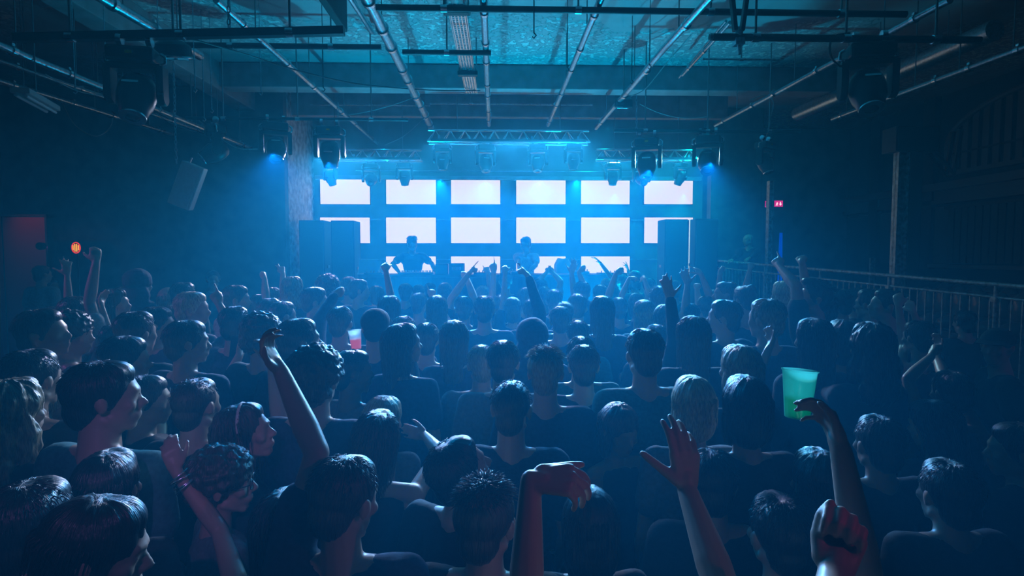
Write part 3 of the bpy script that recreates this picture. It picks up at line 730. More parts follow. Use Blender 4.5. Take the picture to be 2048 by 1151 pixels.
cable([(372, 75), (480, 105), (600, 142), (720, 168), (860, 180), (960, 181)], [5, 5.6, 6.4, 7.2, 8, 8.4], 'long dark wire crossing the ceiling from left to centre', .008, 'blackmetal')
cable([(1382, 70), (1330, 130), (1290, 178), (1262, 192)], [6, 6.6, 7.2, 7.5], 'pale wire curling down from the dark right pipe')
cable([(1280, 208), (1320, 226), (1370, 236), (1420, 232)], 7.7, 'pale wire drooping right of the small round downlight')
cable([(1700, 66), (1665, 75), (1661, 110), (1680, 132), (1700, 128)], 4.4, 'black cable loop left of the big right spotlight', .008, 'blackplastic')
cable([(1500, 200), (1530, 190), (1547, 205), (1540, 240), (1531, 280)], 7.7, 'thin wire running down to the rightmost small spotlight')
cable([(680, 232), (740, 222), (800, 205), (850, 185)], [9, 9, 9, 9], 'faint wire sagging behind the left batten')
cable([(850, 235), (810, 270), (770, 290)], 9.3, 'faint wire under the thick lagged pipe')
cable([(1200, 330), (1212, 345), (1190, 300)], 9.9, 'small wire loop under the right truss')
# hanging rods and hooks at upper left
for i, (px, y0, y1, Y) in enumerate(((147, 97, 178, 5.6), (210, 88, 165, 5.4), (318, 118, 215, 6.0), (405, 128, 235, 6.8), (421, 130, 218, 6.8), (388, 110, 176, 6.2), (645, 95, 175, 6.4), (1068, 0, 66, 5.0), (1135, 55, 135, 6.3), (1300, 58, 130, 6.3), (1264, 108, 160, 6.8), (520, 102, 182, 6.5))):
    a = at(px, y0, Y); b = at(px, y1, Y)
    q = MB(); q.tube([(0, 0, 0), (0, 0, a.z-b.z)], .006, 6)
    q.tube([(0, 0, 0), (.02, 0, -.02), (.0, 0, -.045), (-.015, 0, -.03)], .006, 5)
    if CEIL > a.z: q.tube([(0, 0, a.z-b.z), (0, 0, CEIL-b.z)], .004, 5)
    o = q.build('hook_rod', M['metal'] if px < 640 else M['blackmetal'], None, 60); o.location = (a.x, a.y, b.z)
    tag(o, ('thin hooked rod hanging from the ceiling at upper left' if px < 640 else 'thin dark hooked rod hanging over the middle of the room'), 'rod', 'hooked rods hanging at upper left' if px < 640 else 'hooked rods over the middle')

RD = math.radians
# ================================================================== people
# ---- hair material with fine strands that follow the head
def m_hair(name, col, rough=.38):
    m = bpy.data.materials.new(name); m.use_nodes = True; nt = m.node_tree; b = nt.nodes['Principled BSDF']
    b.inputs['Roughness'].default_value = rough; b.inputs['Specular IOR Level'].default_value = .7
    tc = nt.nodes.new('ShaderNodeTexCoord'); sp = nt.nodes.new('ShaderNodeSeparateXYZ'); nt.links.new(tc.outputs['Object'], sp.inputs[0])
    ay = nt.nodes.new('ShaderNodeMath'); ay.operation = 'ADD'; ay.inputs[1].default_value = .03; nt.links.new(sp.outputs['Y'], ay.inputs[0])
    at2 = nt.nodes.new('ShaderNodeMath'); at2.operation = 'ARCTAN2'; nt.links.new(sp.outputs['X'], at2.inputs[0]); nt.links.new(ay.outputs[0], at2.inputs[1])
    cb = nt.nodes.new('ShaderNodeCombineXYZ'); nt.links.new(at2.outputs[0], cb.inputs[0])
    mz = nt.nodes.new('ShaderNodeMath'); mz.operation = 'MULTIPLY'; mz.inputs[1].default_value = 1.5; nt.links.new(sp.outputs['Z'], mz.inputs[0]); nt.links.new(mz.outputs[0], cb.inputs[2])
    n = nt.nodes.new('ShaderNodeTexNoise'); n.inputs['Scale'].default_value = 22; n.inputs['Detail'].default_value = 3; nt.links.new(cb.outputs[0], n.inputs['Vector'])
    bp = nt.nodes.new('ShaderNodeBump'); bp.inputs['Strength'].default_value = .55; bp.inputs['Distance'].default_value = .008
    nt.links.new(n.outputs['Fac'], bp.inputs['Height']); nt.links.new(bp.outputs['Normal'], b.inputs['Normal'])
    r = nt.nodes.new('ShaderNodeValToRGB'); r.color_ramp.elements[0].position = .35; r.color_ramp.elements[1].position = .65
    r.color_ramp.elements[0].color = (*[c*.55 for c in col], 1); r.color_ramp.elements[1].color = (*[min(1, c*1.4) for c in col], 1)
    nt.links.new(n.outputs['Fac'], r.inputs[0]); nt.links.new(r.outputs[0], b.inputs['Base Color'])
    return m
HC = {'black': m_hair('black_hair', (.02, .018, .016)), 'brown': m_hair('brown_hair', (.07, .045, .03)),
      'fair': m_hair('fair_hair', (.30, .22, .13)), 'blond': m_hair('blond_hair', (.62, .50, .32)), 'pink': m_hair('pink_hair', (.6, .15, .35))}
def cloth(n, c, r=.85): return mat(n, c, r, bump=(60, .12, .12))
SH = {'black': cloth('black_cloth', (.018, .018, .02)), 'navy': cloth('navy_cloth', (.03, .04, .09)), 'grey': cloth('grey_cloth', (.16, .16, .17)),
      'pale': cloth('pale_cloth', (.42, .42, .42)), 'white': cloth('white_cloth', (.72, .72, .72)), 'teal': cloth('teal_cloth', (.05, .20, .20)), 'red': cloth('red_cloth', (.28, .03, .05))}
M['skin'] = mat('skin', (.52, .33, .25), .42); M['skin2'] = mat('tan_skin', (.34, .20, .14), .42); M['skin3'] = mat('brown_skin', (.14, .08, .055), .4)
M['jeans'] = cloth('dark_jeans', (.03, .035, .05)); M['eye'] = mat('eye_white', (.7, .7, .7), .2, coat=1)

def remesh(q, vox, smooth=2, adapt=0.0):
    """one continuous surface around all the shapes collected in q"""
    me = q.mesh('raw'); o = bpy.data.objects.new('raw', me); COL.objects.link(o)
    r = o.modifiers.new('r', 'REMESH'); r.mode = 'VOXEL'; r.voxel_size = vox; r.adaptivity = adapt*vox
    if smooth:
        s_ = o.modifiers.new('s', 'SMOOTH'); s_.factor = .5; s_.iterations = smooth
    dg = bpy.context.evaluated_depsgraph_get(); dg.update()
    out = bpy.data.meshes.new_from_object(o.evaluated_get(dg))
    bpy.data.objects.remove(o); bpy.data.meshes.remove(me)
    out.polygons.foreach_set('use_smooth', [True]*len(out.polygons))
    return out
def displace(me, fn):
    n = len(me.vertices); co = np.empty(n*3); me.vertices.foreach_get('co', co); co = co.reshape(-1, 3)
    nm = np.empty(n*3); me.vertices.foreach_get('normal', nm); nm = nm.reshape(-1, 3)
    co = co+nm*np.array([fn(*p) for p in co])[:, None]
    me.vertices.foreach_set('co', co.ravel()); me.update()
def N3(x, y, z): return noise.noise((x, y, z))

# ---- head shapes, in the head's own frame (x right, y to the face, z up)
def head_shapes(q, T, s=1.0, fem=False, vox=.006):
    """T: 4x4 placing the head frame"""
    R3 = T.to_3x3(); 
    def P(x, y, z): return tuple(T @ Vector((x*s, y*s, z*s)))
    def E(c, r, rot=None): q.ell(P(*c), tuple(a*s for a in r), (R3 @ rot) if rot is not None else R3, 10, 16)
    def K(a, b, ra, rb): q.caps(P(*a), P(*b), ra*s, rb*s, 10, 2)
    E((0, -.014, .032), (.075, .094, .082)); E((0, .030, .020), (.063, .060, .078))
    jw = .050 if fem else .056
    E((0, .028, -.048), (jw, .054, .058)); E((0, .062, -.090), (.022 if fem else .026, .020, .017)); 
    K((-jw+.004, .0, -.06), (-.014, .062, -.093), .014, .016); K((jw-.004, .0, -.06), (.014, .062, -.093), .014, .016)
    K((0, .083, .012), (0, .106, -.022), .0085, .0115); E((-.011, .094, -.029), (.009, .011, .008)); E((.011, .094, -.029), (.009, .011, .008))
    K((-.036, .076, .030), (-.010, .087, .028), .010, .010); K((.036, .076, .030), (.010, .087, .028), .010, .010)
    E((-.040, .060, -.018), (.023, .022, .022)); E((.040, .060, -.018), (.023, .022, .022))
    E((0, .074, -.058), (.030, .016, .024))
    E((0, .088, -.053), (.023, .0095, .0065)); E((0, .086, -.065), (.019, .0095, .0065))
    E((-.031, .072, .006), (.0125, .0125, .0115)); E((.031, .072, .006), (.0125, .0125, .0115))
    for sx in (-1, 1):
        rot = Matrix.Rotation(sx*-.35, 3, 'Z') @ Matrix.Rotation(-.15, 3, 'X')
        E((sx*.079, -.012, -.004), (.0075, .019, .031), rot); E((sx*.084, -.020, .008), (.006, .013, .020), rot)

def hair_proto(kind, seed):
    q = MB(); rs = random.Random(seed)
    def E(c, r, n=10): q.ell(c, r, None, n, 18)
    def capbase(g=0.0):
        E((0, -.024, .042), (.084+g, .102+g, .088+g)); E((0, -.060, -.022), (.062+g*.6, .058+g, .070)); E((0, .012, .082), (.062+g, .070, .046+g))
    amp, fr, locks, lk = .003, 26, 0, None
    if kind == 'crop': capbase(-.003); amp = .0015; locks = 260; lk = ('short', .010)
    elif kind == 'short': capbase(.002); E((0, .032, .094), (.054, .046, .026)); locks = 520; lk = ('short', .022)
    elif kind == 'quiff': capbase(.002); E((.01, .055, .115), (.052, .045, .030)); E((-.01, .03, .12), (.05, .05, .03)); locks = 560; lk = ('up', .030)
    elif kind == 'spiky': capbase(.002); locks = 620; lk = ('up', .030)
    elif kind == 'curly':
        E((0, -.02, .055), (.108, .115, .100)); E((0, -.06, -.01), (.085, .075, .08)); amp = .014; fr = 42
    elif kind == 'long':
        capbase(.004); E((0, -.075, -.08), (.078, .050, .14)); E((0, -.095, -.22), (.070, .035, .13)); E((-.060, -.035, -.08), (.024, .045, .11)); E((.060, -.035, -.08), (.024, .045, .11)); amp = .005
        locks = 380; lk = ('down', .30)
    elif kind == 'bob':
        capbase(.007); E((0, -.060, -.06), (.084, .058, .085)); E((-.064, -.015, -.06), (.026, .052, .085)); E((.064, -.015, -.06), (.026, .052, .085)); amp = .004
        locks = 340; lk = ('down', .12)
    elif kind == 'bun': capbase(.003); E((0, -.10, .095), (.040, .040, .038)); locks = 60; lk = ('short', .02); amp = .003
    elif kind == 'pony':
        capbase(.003); E((0, -.13, .05), (.026, .030, .030)); q.caps((0, -.14, .05), (0, -.155, -.10), .028, .030, 12); q.caps((0, -.155, -.10), (0.01, -.13, -.20), .030, .012, 12); amp = .003; locks = 70; lk = ('short', .02)
    elif kind == 'wavy':
        capbase(.014); E((0, -.08, -.09), (.10, .055, .13)); E((0, -.09, -.19), (.105, .045, .09)); E((-.08, -.01, -.10), (.032, .045, .11)); E((.08, -.01, -.10), (.032, .045, .11)); amp = .011; fr = 20
        locks = 260; lk = ('down', .20)
    elif kind == 'cap':
        E((0, -.020, .050), (.088, .108, .080)); E((0, -.060, -.012), (.064, .056, .060)); amp = 0
    elif kind == 'hood':
        E((0, -.035, .045), (.105, .120, .105)); E((0, -.06, -.08), (.115, .085, .13)); E((0, -.03, -.17), (.15, .09, .06)); amp = .006; fr = 9
    me = remesh(q, .0065, 2)
    so = seed*7.3
    if kind in ('curly',): displace(me, lambda x, y, z: amp*N3(x*fr+so, y*fr, z*fr)+.006*N3(x*95, y*95, z*95+so))
    elif kind == 'hood': displace(me, lambda x, y, z: amp*N3(x*fr+so, y*fr, z*fr*2))
    elif amp:
        displace(me, lambda x, y, z: amp*N3(math.atan2(x, y+.03)*5+so, math.hypot(x, y+.03)*14, z*(7 if kind != 'wavy' else 24))+amp*.6*N3(math.atan2(x, y+.03)*14, so, z*8))
    # tapered locks lying over the scalp (joined to the same hair mesh)
    if locks:
        L = MB()
        for _ in range(locks):
            th = rs.uniform(-PI, PI); el = rs.uniform(.12, 1.35) if lk[0] != 'up' else rs.uniform(.55, 1.5)
            g = .088
            d0 = Vector((math.sin(th)*math.cos(el), math.cos(th)*math.cos(el), math.sin(el)))
            p = Vector((0, -.024, .040))+Vector((d0.x*.086, d0.y*.104, d0.z*.092))
            if p.y > .055 and p.z < .085: continue
            if lk[0] == 'down' and d0.y > .35 and el < .9: continue
            nrm = d0.copy()
            down = (Vector((math.sin(th), math.cos(th)*.9, -1.1))*1.0).normalized(); down = (down-nrm*down.dot(nrm)).normalized()
            swirl = nrm.cross(down)*rs.uniform(-.5, .5)
            ln = lk[1]*rs.uniform(.6, 1.3)
            if lk[0] == 'short': dirs = (down+swirl+nrm*rs.uniform(.05, .5)).normalized()
            elif lk[0] == 'up': dirs = (down*.5+swirl+nrm*rs.uniform(.7, 1.3)).normalized()
            else: dirs = down
            pts = [p-nrm*.004]; cur = p; dd = dirs; n = 4 if lk[0] != 'down' else 8
            for k in range(n):
                if lk[0] == 'down':
                    dd = (dd*.35+Vector((swirl.x*.10-cur.x*2.5, -.10-(cur.y+.03)*1.5, -1))*.65).normalized() if k > 0 else down
                    # stay outside the head and neck hair
                    cur = cur+dd*ln/n
                    rr = math.hypot(cur.x/.093, (cur.y+.030)/.112)
                    if rr < 1 and cur.z < .05: cur = Vector((cur.x/rr, (cur.y+.030)/rr-.030, cur.z)) if cur.y < .0 else cur
                else:
                    dd = (dd+down*.22-nrm*.02).normalized(); cur = cur+dd*ln/n
                pts.append(cur.copy())
            w0 = rs.uniform(.0009, .0020) if lk[0] != 'down' else rs.uniform(.0010, .0024)
            L.tube([tuple(a) for a in pts], [w0]+[w0*(1-(k/n)**1.5)+.0003 for k in range(1, n+1)], 4, True)
        bm = bmesh.new(); bm.from_mesh(me); lm = L.mesh(); bm.from_mesh(lm); bm.to_mesh(me); bm.free(); bpy.data.meshes.remove(lm)
        me.polygons.foreach_set('use_smooth', [True]*len(me.polygons))
    me.name = kind+'_hair'
    return me
HAIR = {}
def get_hair(kind, var):
    k = (kind, var)
    if k not in HAIR: HAIR[k] = hair_proto(kind, 3+var*11+sum(map(ord, kind)) % 17)
    return HAIR[k]

# ---- hands
FING = [(-.028, .083, (.040, .024, .020), .0092), (-.009, .088, (.045, .028, .021), .0094), (.010, .085, (.042, .026, .020), .0090), (.028, .077, (.033, .019, .018), .0080)]
POSES = {
    'dangle': ([(46, 24, 14), (52, 28, 15), (58, 30, 15), (62, 30, 15)], 6, (24, 3)),
    'droop': ([(12, 18, 12), (24, 24, 14), (30, 28, 15), (36, 30, 15)], 12, (40, 2)), 'cupped': ([(12, 20, 14), (14, 22, 14), (18, 24, 16), (24, 26, 16)], 4, (52, 4)),   # finger curl (index, middle, ring, little), spread, thumb (out angle, curl)
    'open': ([(8, 10, 8), (6, 8, 6), (8, 10, 8), (12, 12, 8)], 9, (55, 8)),
    'relax': ([(22, 30, 18), (28, 34, 20), (32, 38, 22), (36, 40, 24)], 4, (38, 18)),
    'wave': ([(4, 14, 8), (18, 18, 10), (26, 24, 12), (20, 16, 10)], 12, (60, 6)),
    'fist': ([(78, 92, 55), (80, 95, 60), (82, 95, 60), (84, 95, 60)], 1, (22, 55)),
    'point': ([(2, 4, 3), (78, 92, 60), (80, 95, 60), (82, 95, 60)], 2, (25, 50)),
    'two': ([(4, 6, 4), (6, 6, 4), (80, 95, 60), (82, 95, 60)], 8, (25, 50)),
    'hold': ([(32, 42, 28), (34, 44, 28), (36, 46, 28), (38, 48, 28)], 3, (48, 30)),
    'limp': ([(50, 35, 20), (58, 40, 22), (62, 42, 24), (60, 42, 24)], 5, (20, 10)),
    'grip': ([(62, 70, 40), (64, 72, 40), (66, 74, 40), (70, 76, 40)], 1, (35, 40)),
}
def hand_shapes(q, W, d, n, side, pose, s=1.0):
    """W wrist, d towards the knuckles, n the way the palm faces, side +1: thumb to d x n"""
    d = Vector(d).normalized(); n = Vector(n); n = (n-d*n.dot(d)).normalized(); t = d.cross(n)*side      # thumb side
    W = Vector(W); curls, spread, th = POSES[pose]
    def K(a, b, ra, rb): q.caps(tuple(a), tuple(b), ra*s, rb*s, 9, 2)
    for i, (lat, ln, ph, r) in enumerate(FING):
        kn = W+(d*ln-t*lat)*s
        K(W+(d*.012-t*lat*.55)*s, kn, .0135, .0125 if i < 3 else .0115)
        ang = math.radians(spread*(1.4-i)); dd = (d*math.cos(ang)+t*math.sin(ang)).normalized()
        nn = n.copy(); ax = dd.cross(nn); p = kn; a = 0
        for j in range(3):
            a += math.radians(curls[i][j]); v = dd*math.cos(a)+nn*math.sin(a)
            e = p+v*ph[j]*s; K(p, e, r*(1-.07*j)*1.02, r*(1-.07*(j+1))); p = e
    for i in range(3): 
        l0, l1 = FING[i], FING[i+1]
        K(W+(d*l0[1]*.8-t*(l0[0]+l1[0])/2)*s, W+(d*.02-t*(l0[0]+l1[0])*.35)*s, .0125, .013)
    # thumb leaves the side of the palm near its base
    o, c = math.radians(th[0]), math.radians(th[1])
    b = W+(d*.022+t*.022)*s
    v1 = (d*math.cos(o)+t*math.sin(o)+n*.30).normalized(); p1 = b+v1*.040*s; K(b, p1, .0165, .0125)
    v2 = (v1*math.cos(c*.6)+(d*.6-t*.5+n*.5).normalized()*math.sin(c*.6)).normalized(); p2 = p1+v2*.032*s; K(p1, p2, .0118, .0105)
    v3 = (v2*math.cos(c*.7)+(d*.3-t*.7+n*.5).normalized()*math.sin(c*.7)).normalized(); K(p2, p2+v3*.026*s, .0105, .0085)
    K(b, W+(d*.07+t*.02)*s, .013, .011)

# ---- joints
def on_ray(px, py, c, L, far=+1):
    """point on the sight line of a pixel at distance L from c (nearest point when out of reach)"""
    d = ray(px, py); oc = CAM-c; b = d.dot(oc); disc = b*b-(oc.length_squared-L*L)
    if disc <= 0:
        p = CAM+d*(-b); v = p-c
        return c+v*min(1.0, 1.12*L/v.length)
    return CAM+d*(-b+far*math.sqrt(disc))

class Body:
    """joint positions in world space, feet on z0"""
    def __init__(s, x, y, H, face=0, turn=None, tilt=0, roll=0, lean=0, z0=0, fem=False):
        s.x, s.y, s.H, s.z0, s.fem = x, y, H, z0, fem; k = H/1.75; s.k = k
        f = math.radians(face); b = math.radians(turn if turn is not None else face*.55)
        s.b = b; fw = Vector((math.sin(b), math.cos(b), 0)); rt = Vector((math.cos(b), -math.sin(b), 0)); s.fw, s.rt = fw, rt
        s.head_R = Matrix.Rotation(-f, 3, 'Z') @ Matrix.Rotation(math.radians(roll), 3, 'Y') @ Matrix.Rotation(math.radians(tilt), 3, 'X')
        ln = math.radians(lean); up = (Vector((0, 0, 1))*math.cos(ln)+fw*math.sin(ln)); s.up = up
        o = Vector((x, y, z0)); s.o = o
        s.hip = o+Vector((0, 0, .93*k)); s.waist = s.hip+up*.14*k; s.chest = s.hip+up*.35*k; s.neck = s.hip+up*.53*k
        sw = (.155 if fem else .185)*k; s.sw = sw
        s.sh = {'L': s.hip+up*.485*k-rt*sw, 'R': s.hip+up*.485*k+rt*sw}
        s.hc = s.neck+up*.115*k+fw*.02+Vector((0, 0, .045*k))          # head centre
        hs = .94 if fem else 1.0; s.hs = hs*min(1.06, max(.94, k))
        s.hc.z = z0+H-.118*s.hs
        s.HT = Matrix.Translation(s.hc) @ s.head_R.to_4x4()
        s.arms = {}
def body_shapes(q, B, legs=True):
    k = B.k; rt, fw, up = B.rt, B.fw, B.up; fem = B.fem
    R = Matrix((rt, fw, up)).transposed()
    g = .86 if fem else 1.0
    q.ell(tuple(B.hip+up*.02), (.165*k*(1.02 if fem else .95), .115*k, .12*k), R); q.ell(tuple(B.waist+up*.03), (.135*k*g, .10*k, .15*k), R)
    q.ell(tuple(B.chest-up*.02), (.160*k*g, .108*k, .17*k), R); q.ell(tuple(B.chest+up*.07), (.165*k*g, .095*k, .09*k), R)
    if fem:
        for sx in (-1, 1): q.ell(tuple(B.chest+rt*sx*.07*k+fw*.075*k-up*.01), (.06*k, .05*k, .06*k), R)
    nk = (.047 if fem else .056)*k
    hb = B.HT @ Vector((0, -.022*B.hs, -.05*B.hs))
    q.caps(tuple(B.neck-up*.05*k-fw*.01), tuple(hb), nk*1.12, nk, 12)
    q.caps(tuple(B.neck-fw*.02-up*.02), tuple(hb), nk*1.1, nk*.95, 12)
    for s_, sx in (('L', -1), ('R', 1)):
        S = B.sh[s_]
        q.caps(tuple(B.neck+rt*sx*.02-up*.015-fw*.015), tuple(S+up*.012), .05*k*g, .046*k*g, 12); q.ell(tuple(S), (.055*k*g,)*3)
        q.caps(tuple(B.chest+rt*sx*.09*k*g+up*.02), tuple(S-up*.01), .07*k*g, .05*k*g)
    for s_ in 'LR':
        A = B.arms.get(s_); S = B.sh[s_]
        if A is None:
            sx = -1 if s_ == 'L' else 1
            E = S-up*.29*k+rt*sx*.05*k-fw*.02; W = E-Vector((0, 0, .19*k))+fw*.16*k-rt*sx*.03*k
            A = dict(E=E, W=W, d=(W-E).normalized(), n=-rt*sx, side=0, pose='relax'); B.arms[s_] = A
        E, W = A['E'], A['W']; gg = .84 if fem else 1.0
        q.caps(tuple(S), tuple(S*.45+E*.55), .052*k*gg, .044*k*gg); q.caps(tuple(S*.45+E*.55), tuple(E), .044*k*gg, .037*k*gg)
        m = E*.68+W*.32; q.caps(tuple(E), tuple(m), .038*k*gg, .040*k*gg); q.caps(tuple(m), tuple(W), .040*k*gg, .0255*k*gg)
        dd = A['d']; kn = Vector(W)+dd*.03*k
        q.caps(tuple(W), tuple(kn), .0245*k*gg, .023*k*gg)
        d = Vector(dd); n = Vector(A['n']); n = (n-d*n.dot(d)).normalized(); t = d.cross(n)
        # left hand, palm towards n: thumb side
        side = A.get('side', 0) or (-1 if s_ == 'L' else 1)
        hand_shapes(q, W, d, n, side, A['pose'], k*(.9 if fem else 1.0)*A.get('hs', 1))
    if legs:
        for sx in (-1, 1):
            h = B.hip+rt*sx*.085*k-Vector((0, 0, .05*k)); kn = Vector((B.x, B.y, B.z0+.49*k))+rt*sx*.10*k+fw*.02; an = Vector((B.x, B.y, B.z0+.09*k))+rt*sx*.11*k
            q.caps(tuple(h), tuple(kn), .082*k, .055*k); q.caps(tuple(kn), tuple(kn*.65+an*.35-fw*.015), .055*k, .054*k); q.caps(tuple(kn*.65+an*.35-fw*.015), tuple(an), .054*k, .036*k)
            q.caps(tuple(an-Vector((0, 0, .045*k))-fw*.02), tuple(an-Vector((0, 0, .06*k))+fw*.13*k), .036*k, .030*k)
def shirt_shapes(q, B, sleeve):
    k = B.k; rt, fw, up = B.rt, B.fw, B.up; fem = B.fem; g = .86 if fem else 1.0; e = .013
    R = Matrix((rt, fw, up)).transposed()
    q.ell(tuple(B.hip+up*.05), (.168*k+e, .118*k+e, .13*k), R); q.ell(tuple(B.waist+up*.03), (.143*k*g+e*1.6, .108*k+e*1.4, .16*k), R)
    q.ell(tuple(B.chest-up*.02), (.160*k*g+e*1.2, .108*k+e*1.3, .18*k), R); q.ell(tuple(B.chest+up*.065), (.165*k*g+e, .095*k+e*1.2, .095*k), R)
    if fem:
        for sx in (-1, 1): q.ell(tuple(B.chest+rt*sx*.07*k+fw*.075*k-up*.01), (.06*k+e, .05*k+e, .06*k+e), R)
    for s_, sx in (('L', -1), ('R', 1)):
        S = B.sh[s_]; A = B.arms[s_]; E, W = A['E'], A['W']; gg = .84 if fem else 1.0
        if sleeve == 'none':
            q.caps(tuple(B.neck+rt*sx*.055-up*.05-fw*.01), tuple(S+up*.0-rt*sx*.05), .042*k*g+e, .035*k*g+e); continue
        q.caps(tuple(B.neck+rt*sx*.035-up*.035-fw*.012), tuple(S+up*.012), .047*k*g+e, .046*k*g+e); q.ell(tuple(S), (.055*k*g+e,)*3)
        q.caps(tuple(B.chest+rt*sx*.09*k*g+up*.02), tuple(S-up*.01), .07*k*g+e, .05*k*g+e)
        q.caps(tuple(B.neck-up*.045-fw*.028-rt*.02), tuple(B.neck-up*.045-fw*.028+rt*.02), .058*k, .058*k)
        if sleeve == 'short':
            m = S*.42+E*.58; q.caps(tuple(S), tuple(m), .054*k*gg+e, .047*k*gg+e*1.6, 12, 2)
        else:
            q.caps(tuple(S), tuple(E), .054*k*gg+e, .042*k*gg+e*1.1); q.caps(tuple(E), tuple(E*.06+W*.94), .043*k*gg+e, .030*k*gg+e*.8)
def pants_shapes(q, B):
    k = B.k; rt, fw, up = B.rt, B.fw, B.up; R = Matrix((rt, fw, up)).transposed(); e = .012
    q.ell(tuple(B.hip+up*.0), (.165*k+e, .115*k+e, .12*k), R)
    for sx in (-1, 1):
        h = B.hip+rt*sx*.085*k-Vector((0, 0, .05*k)); kn = Vector((B.x, B.y, B.z0+.49*k))+rt*sx*.10*k+fw*.02; an = Vector((B.x, B.y, B.z0+.12*k))+rt*sx*.11*k
        q.caps(tuple(h), tuple(kn), .082*k+e, .06*k+e); q.caps(tuple(kn), tuple(an), .06*k+e, .042*k+e)
def shift(me, B):
    me.transform(Matrix.Translation(-B.o)); me.update()

NPEOPLE = 0
def person(B, label, hair='short', hcol='black', shirt='black', sleeve='short', skin='skin', vox=None, group=None, legs=True, extras=()):
    global NPEOPLE; NPEOPLE += 1
    dist = math.hypot(B.x, B.y)
    raised = any(a is not None for a in B.arms.values())
    if vox is None: vox = .0042 if dist < 1.25 else .0060 if dist < 2.3 else (.0092 if dist < 3.6 else (.0098 if raised else .013))
    o = tag(empty('person', B.o), label, 'person', group)
    q = MB(); body_shapes(q, B, legs); head_shapes(q, B.HT, B.hs, B.fem)
    me = remesh(q, vox, 1 if vox < .005 else 3 if vox < .007 else 2, .35); shift(me, B)
    b = link('body', me, M[skin], o)
    vv = max(.013, vox*1.5)
    q = MB(); shirt_shapes(q, B, sleeve); me = remesh(q, vv, 3, 0); shift(me, B)
    so = NPEOPLE*3.1
    displace(me, lambda x, y, z: .007*N3(x*9+so, y*9, z*6)+.003*N3(x*24, y*24+so, z*17))
    c = link({'none': 'vest', 'short': 'shirt', 'long': 'jacket'}[sleeve], me, SH[shirt], o)
    if legs:
        q = MB(); pants_shapes(q, B); me = remesh(q, .03, 2); shift(me, B); link('trousers', me, M['jeans'], o)
    if hair != 'bald':
        me = get_hair(hair, NPEOPLE % 2)
        h = bpy.data.objects.new('hair' if hair not in ('cap', 'hood') else {'cap': 'cap', 'hood': 'hood'}[hair], me); COL.objects.link(h)
        if len(me.materials) == 0: me.materials.append(HC['black'])
        h.material_slots[0].link = 'OBJECT'; h.material_slots[0].material = HC[hcol] if hair not in ('cap', 'hood') else SH[shirt if hair == 'hood' else 'black']
        h.parent = o; T = Matrix.Translation(-B.o) @ B.HT @ Matrix.Scale(B.hs*1.01, 4); h.matrix_local = T
        if hair == 'cap':
            q = MB(); n = 14; v = []
            for i in range(n+1):
                t = PI*(i/n)-PI/2
                for z in (.045, .039): v += [(math.sin(t)*.078, .05+.02*math.cos(t), z+.012), (math.sin(t)*.085, .062+.085*math.cos(t), z-.006)]
            f = []
            for i in range(n):
                a_, b_ = 4*i, 4*i+4; f += [(a_, a_+1, b_+1, b_), (a_+2, b_+2, b_+3, a_+3), (a_+1, a_+3, b_+3, b_+1), (a_, b_, b_+2, a_+2)]
            q.add(v, f); vz = q.build('visor', SH['black'], h, 60)
    for ex in extras:
        if ex == 'headband':
            q = MB(); pts = [tuple(Vector((math.cos(t)*.088, -.005+.012*math.sin(t), .035+.098*math.sin(t)))) for t in np.linspace(0, PI, 17)]
            q.tube(pts, .007, 8); x = q.build('headband', M['alu'] if False else SH['white'], o, 60); x.matrix_local = Matrix.Translation(-B.o) @ B.HT @ Matrix.Scale(B.hs, 4)
        if ex == 'glasses':
            q = MB()
            for sx in (-1, 1):
                q.tube([(sx*.032+math.cos(t)*.022, .094, .004+math.sin(t)*.018) for t in np.linspace(0, 2*PI, 17)], .002, 6, False); q.tube([(sx*.054, .092, .008), (sx*.078, .06, .008), (sx*.082, -.01, .004)], .002, 6)
            q.tube([(-.01, .096, .006), (.01, .096, .006)], .002, 6)
            x = q.build('glasses', M['blackplastic'], o, 60); x.matrix_local = Matrix.Translation(-B.o) @ B.HT @ Matrix.Scale(B.hs, 4)
        if ex == 'chin_strap': pass
        if ex == 'earring':
            q = MB(); q.ell((-.088, -.006, -.042), (.004, .004, .006)); x = q.build('earring', M['alu'], o, 180); x.matrix_local = Matrix.Translation(-B.o) @ B.HT @ Matrix.Scale(B.hs, 4)
        if ex[0] == 'bracelet':
            A = B.arms[ex[1]]; d = Vector(A['d']).normalized(); ax = (Vector(A['W'])-Vector(A['E'])).normalized(); rot = ax.to_track_quat('Z', 'Y').to_matrix()
            for j in range(ex[2]):
                q = MB(); c_ = Vector(A['W'])-ax*(.022+.012*j)-B.o; r = .034+.002*(j % 2)
                q.tube([tuple(c_+rot @ Vector((math.cos(t)*r, math.sin(t)*r, .006*math.sin(t+j*2)))) for t in np.linspace(0, 2*PI, 21)], .0028, 6, False); q.build('bracelet', M['alu'], o, 60)
    return o

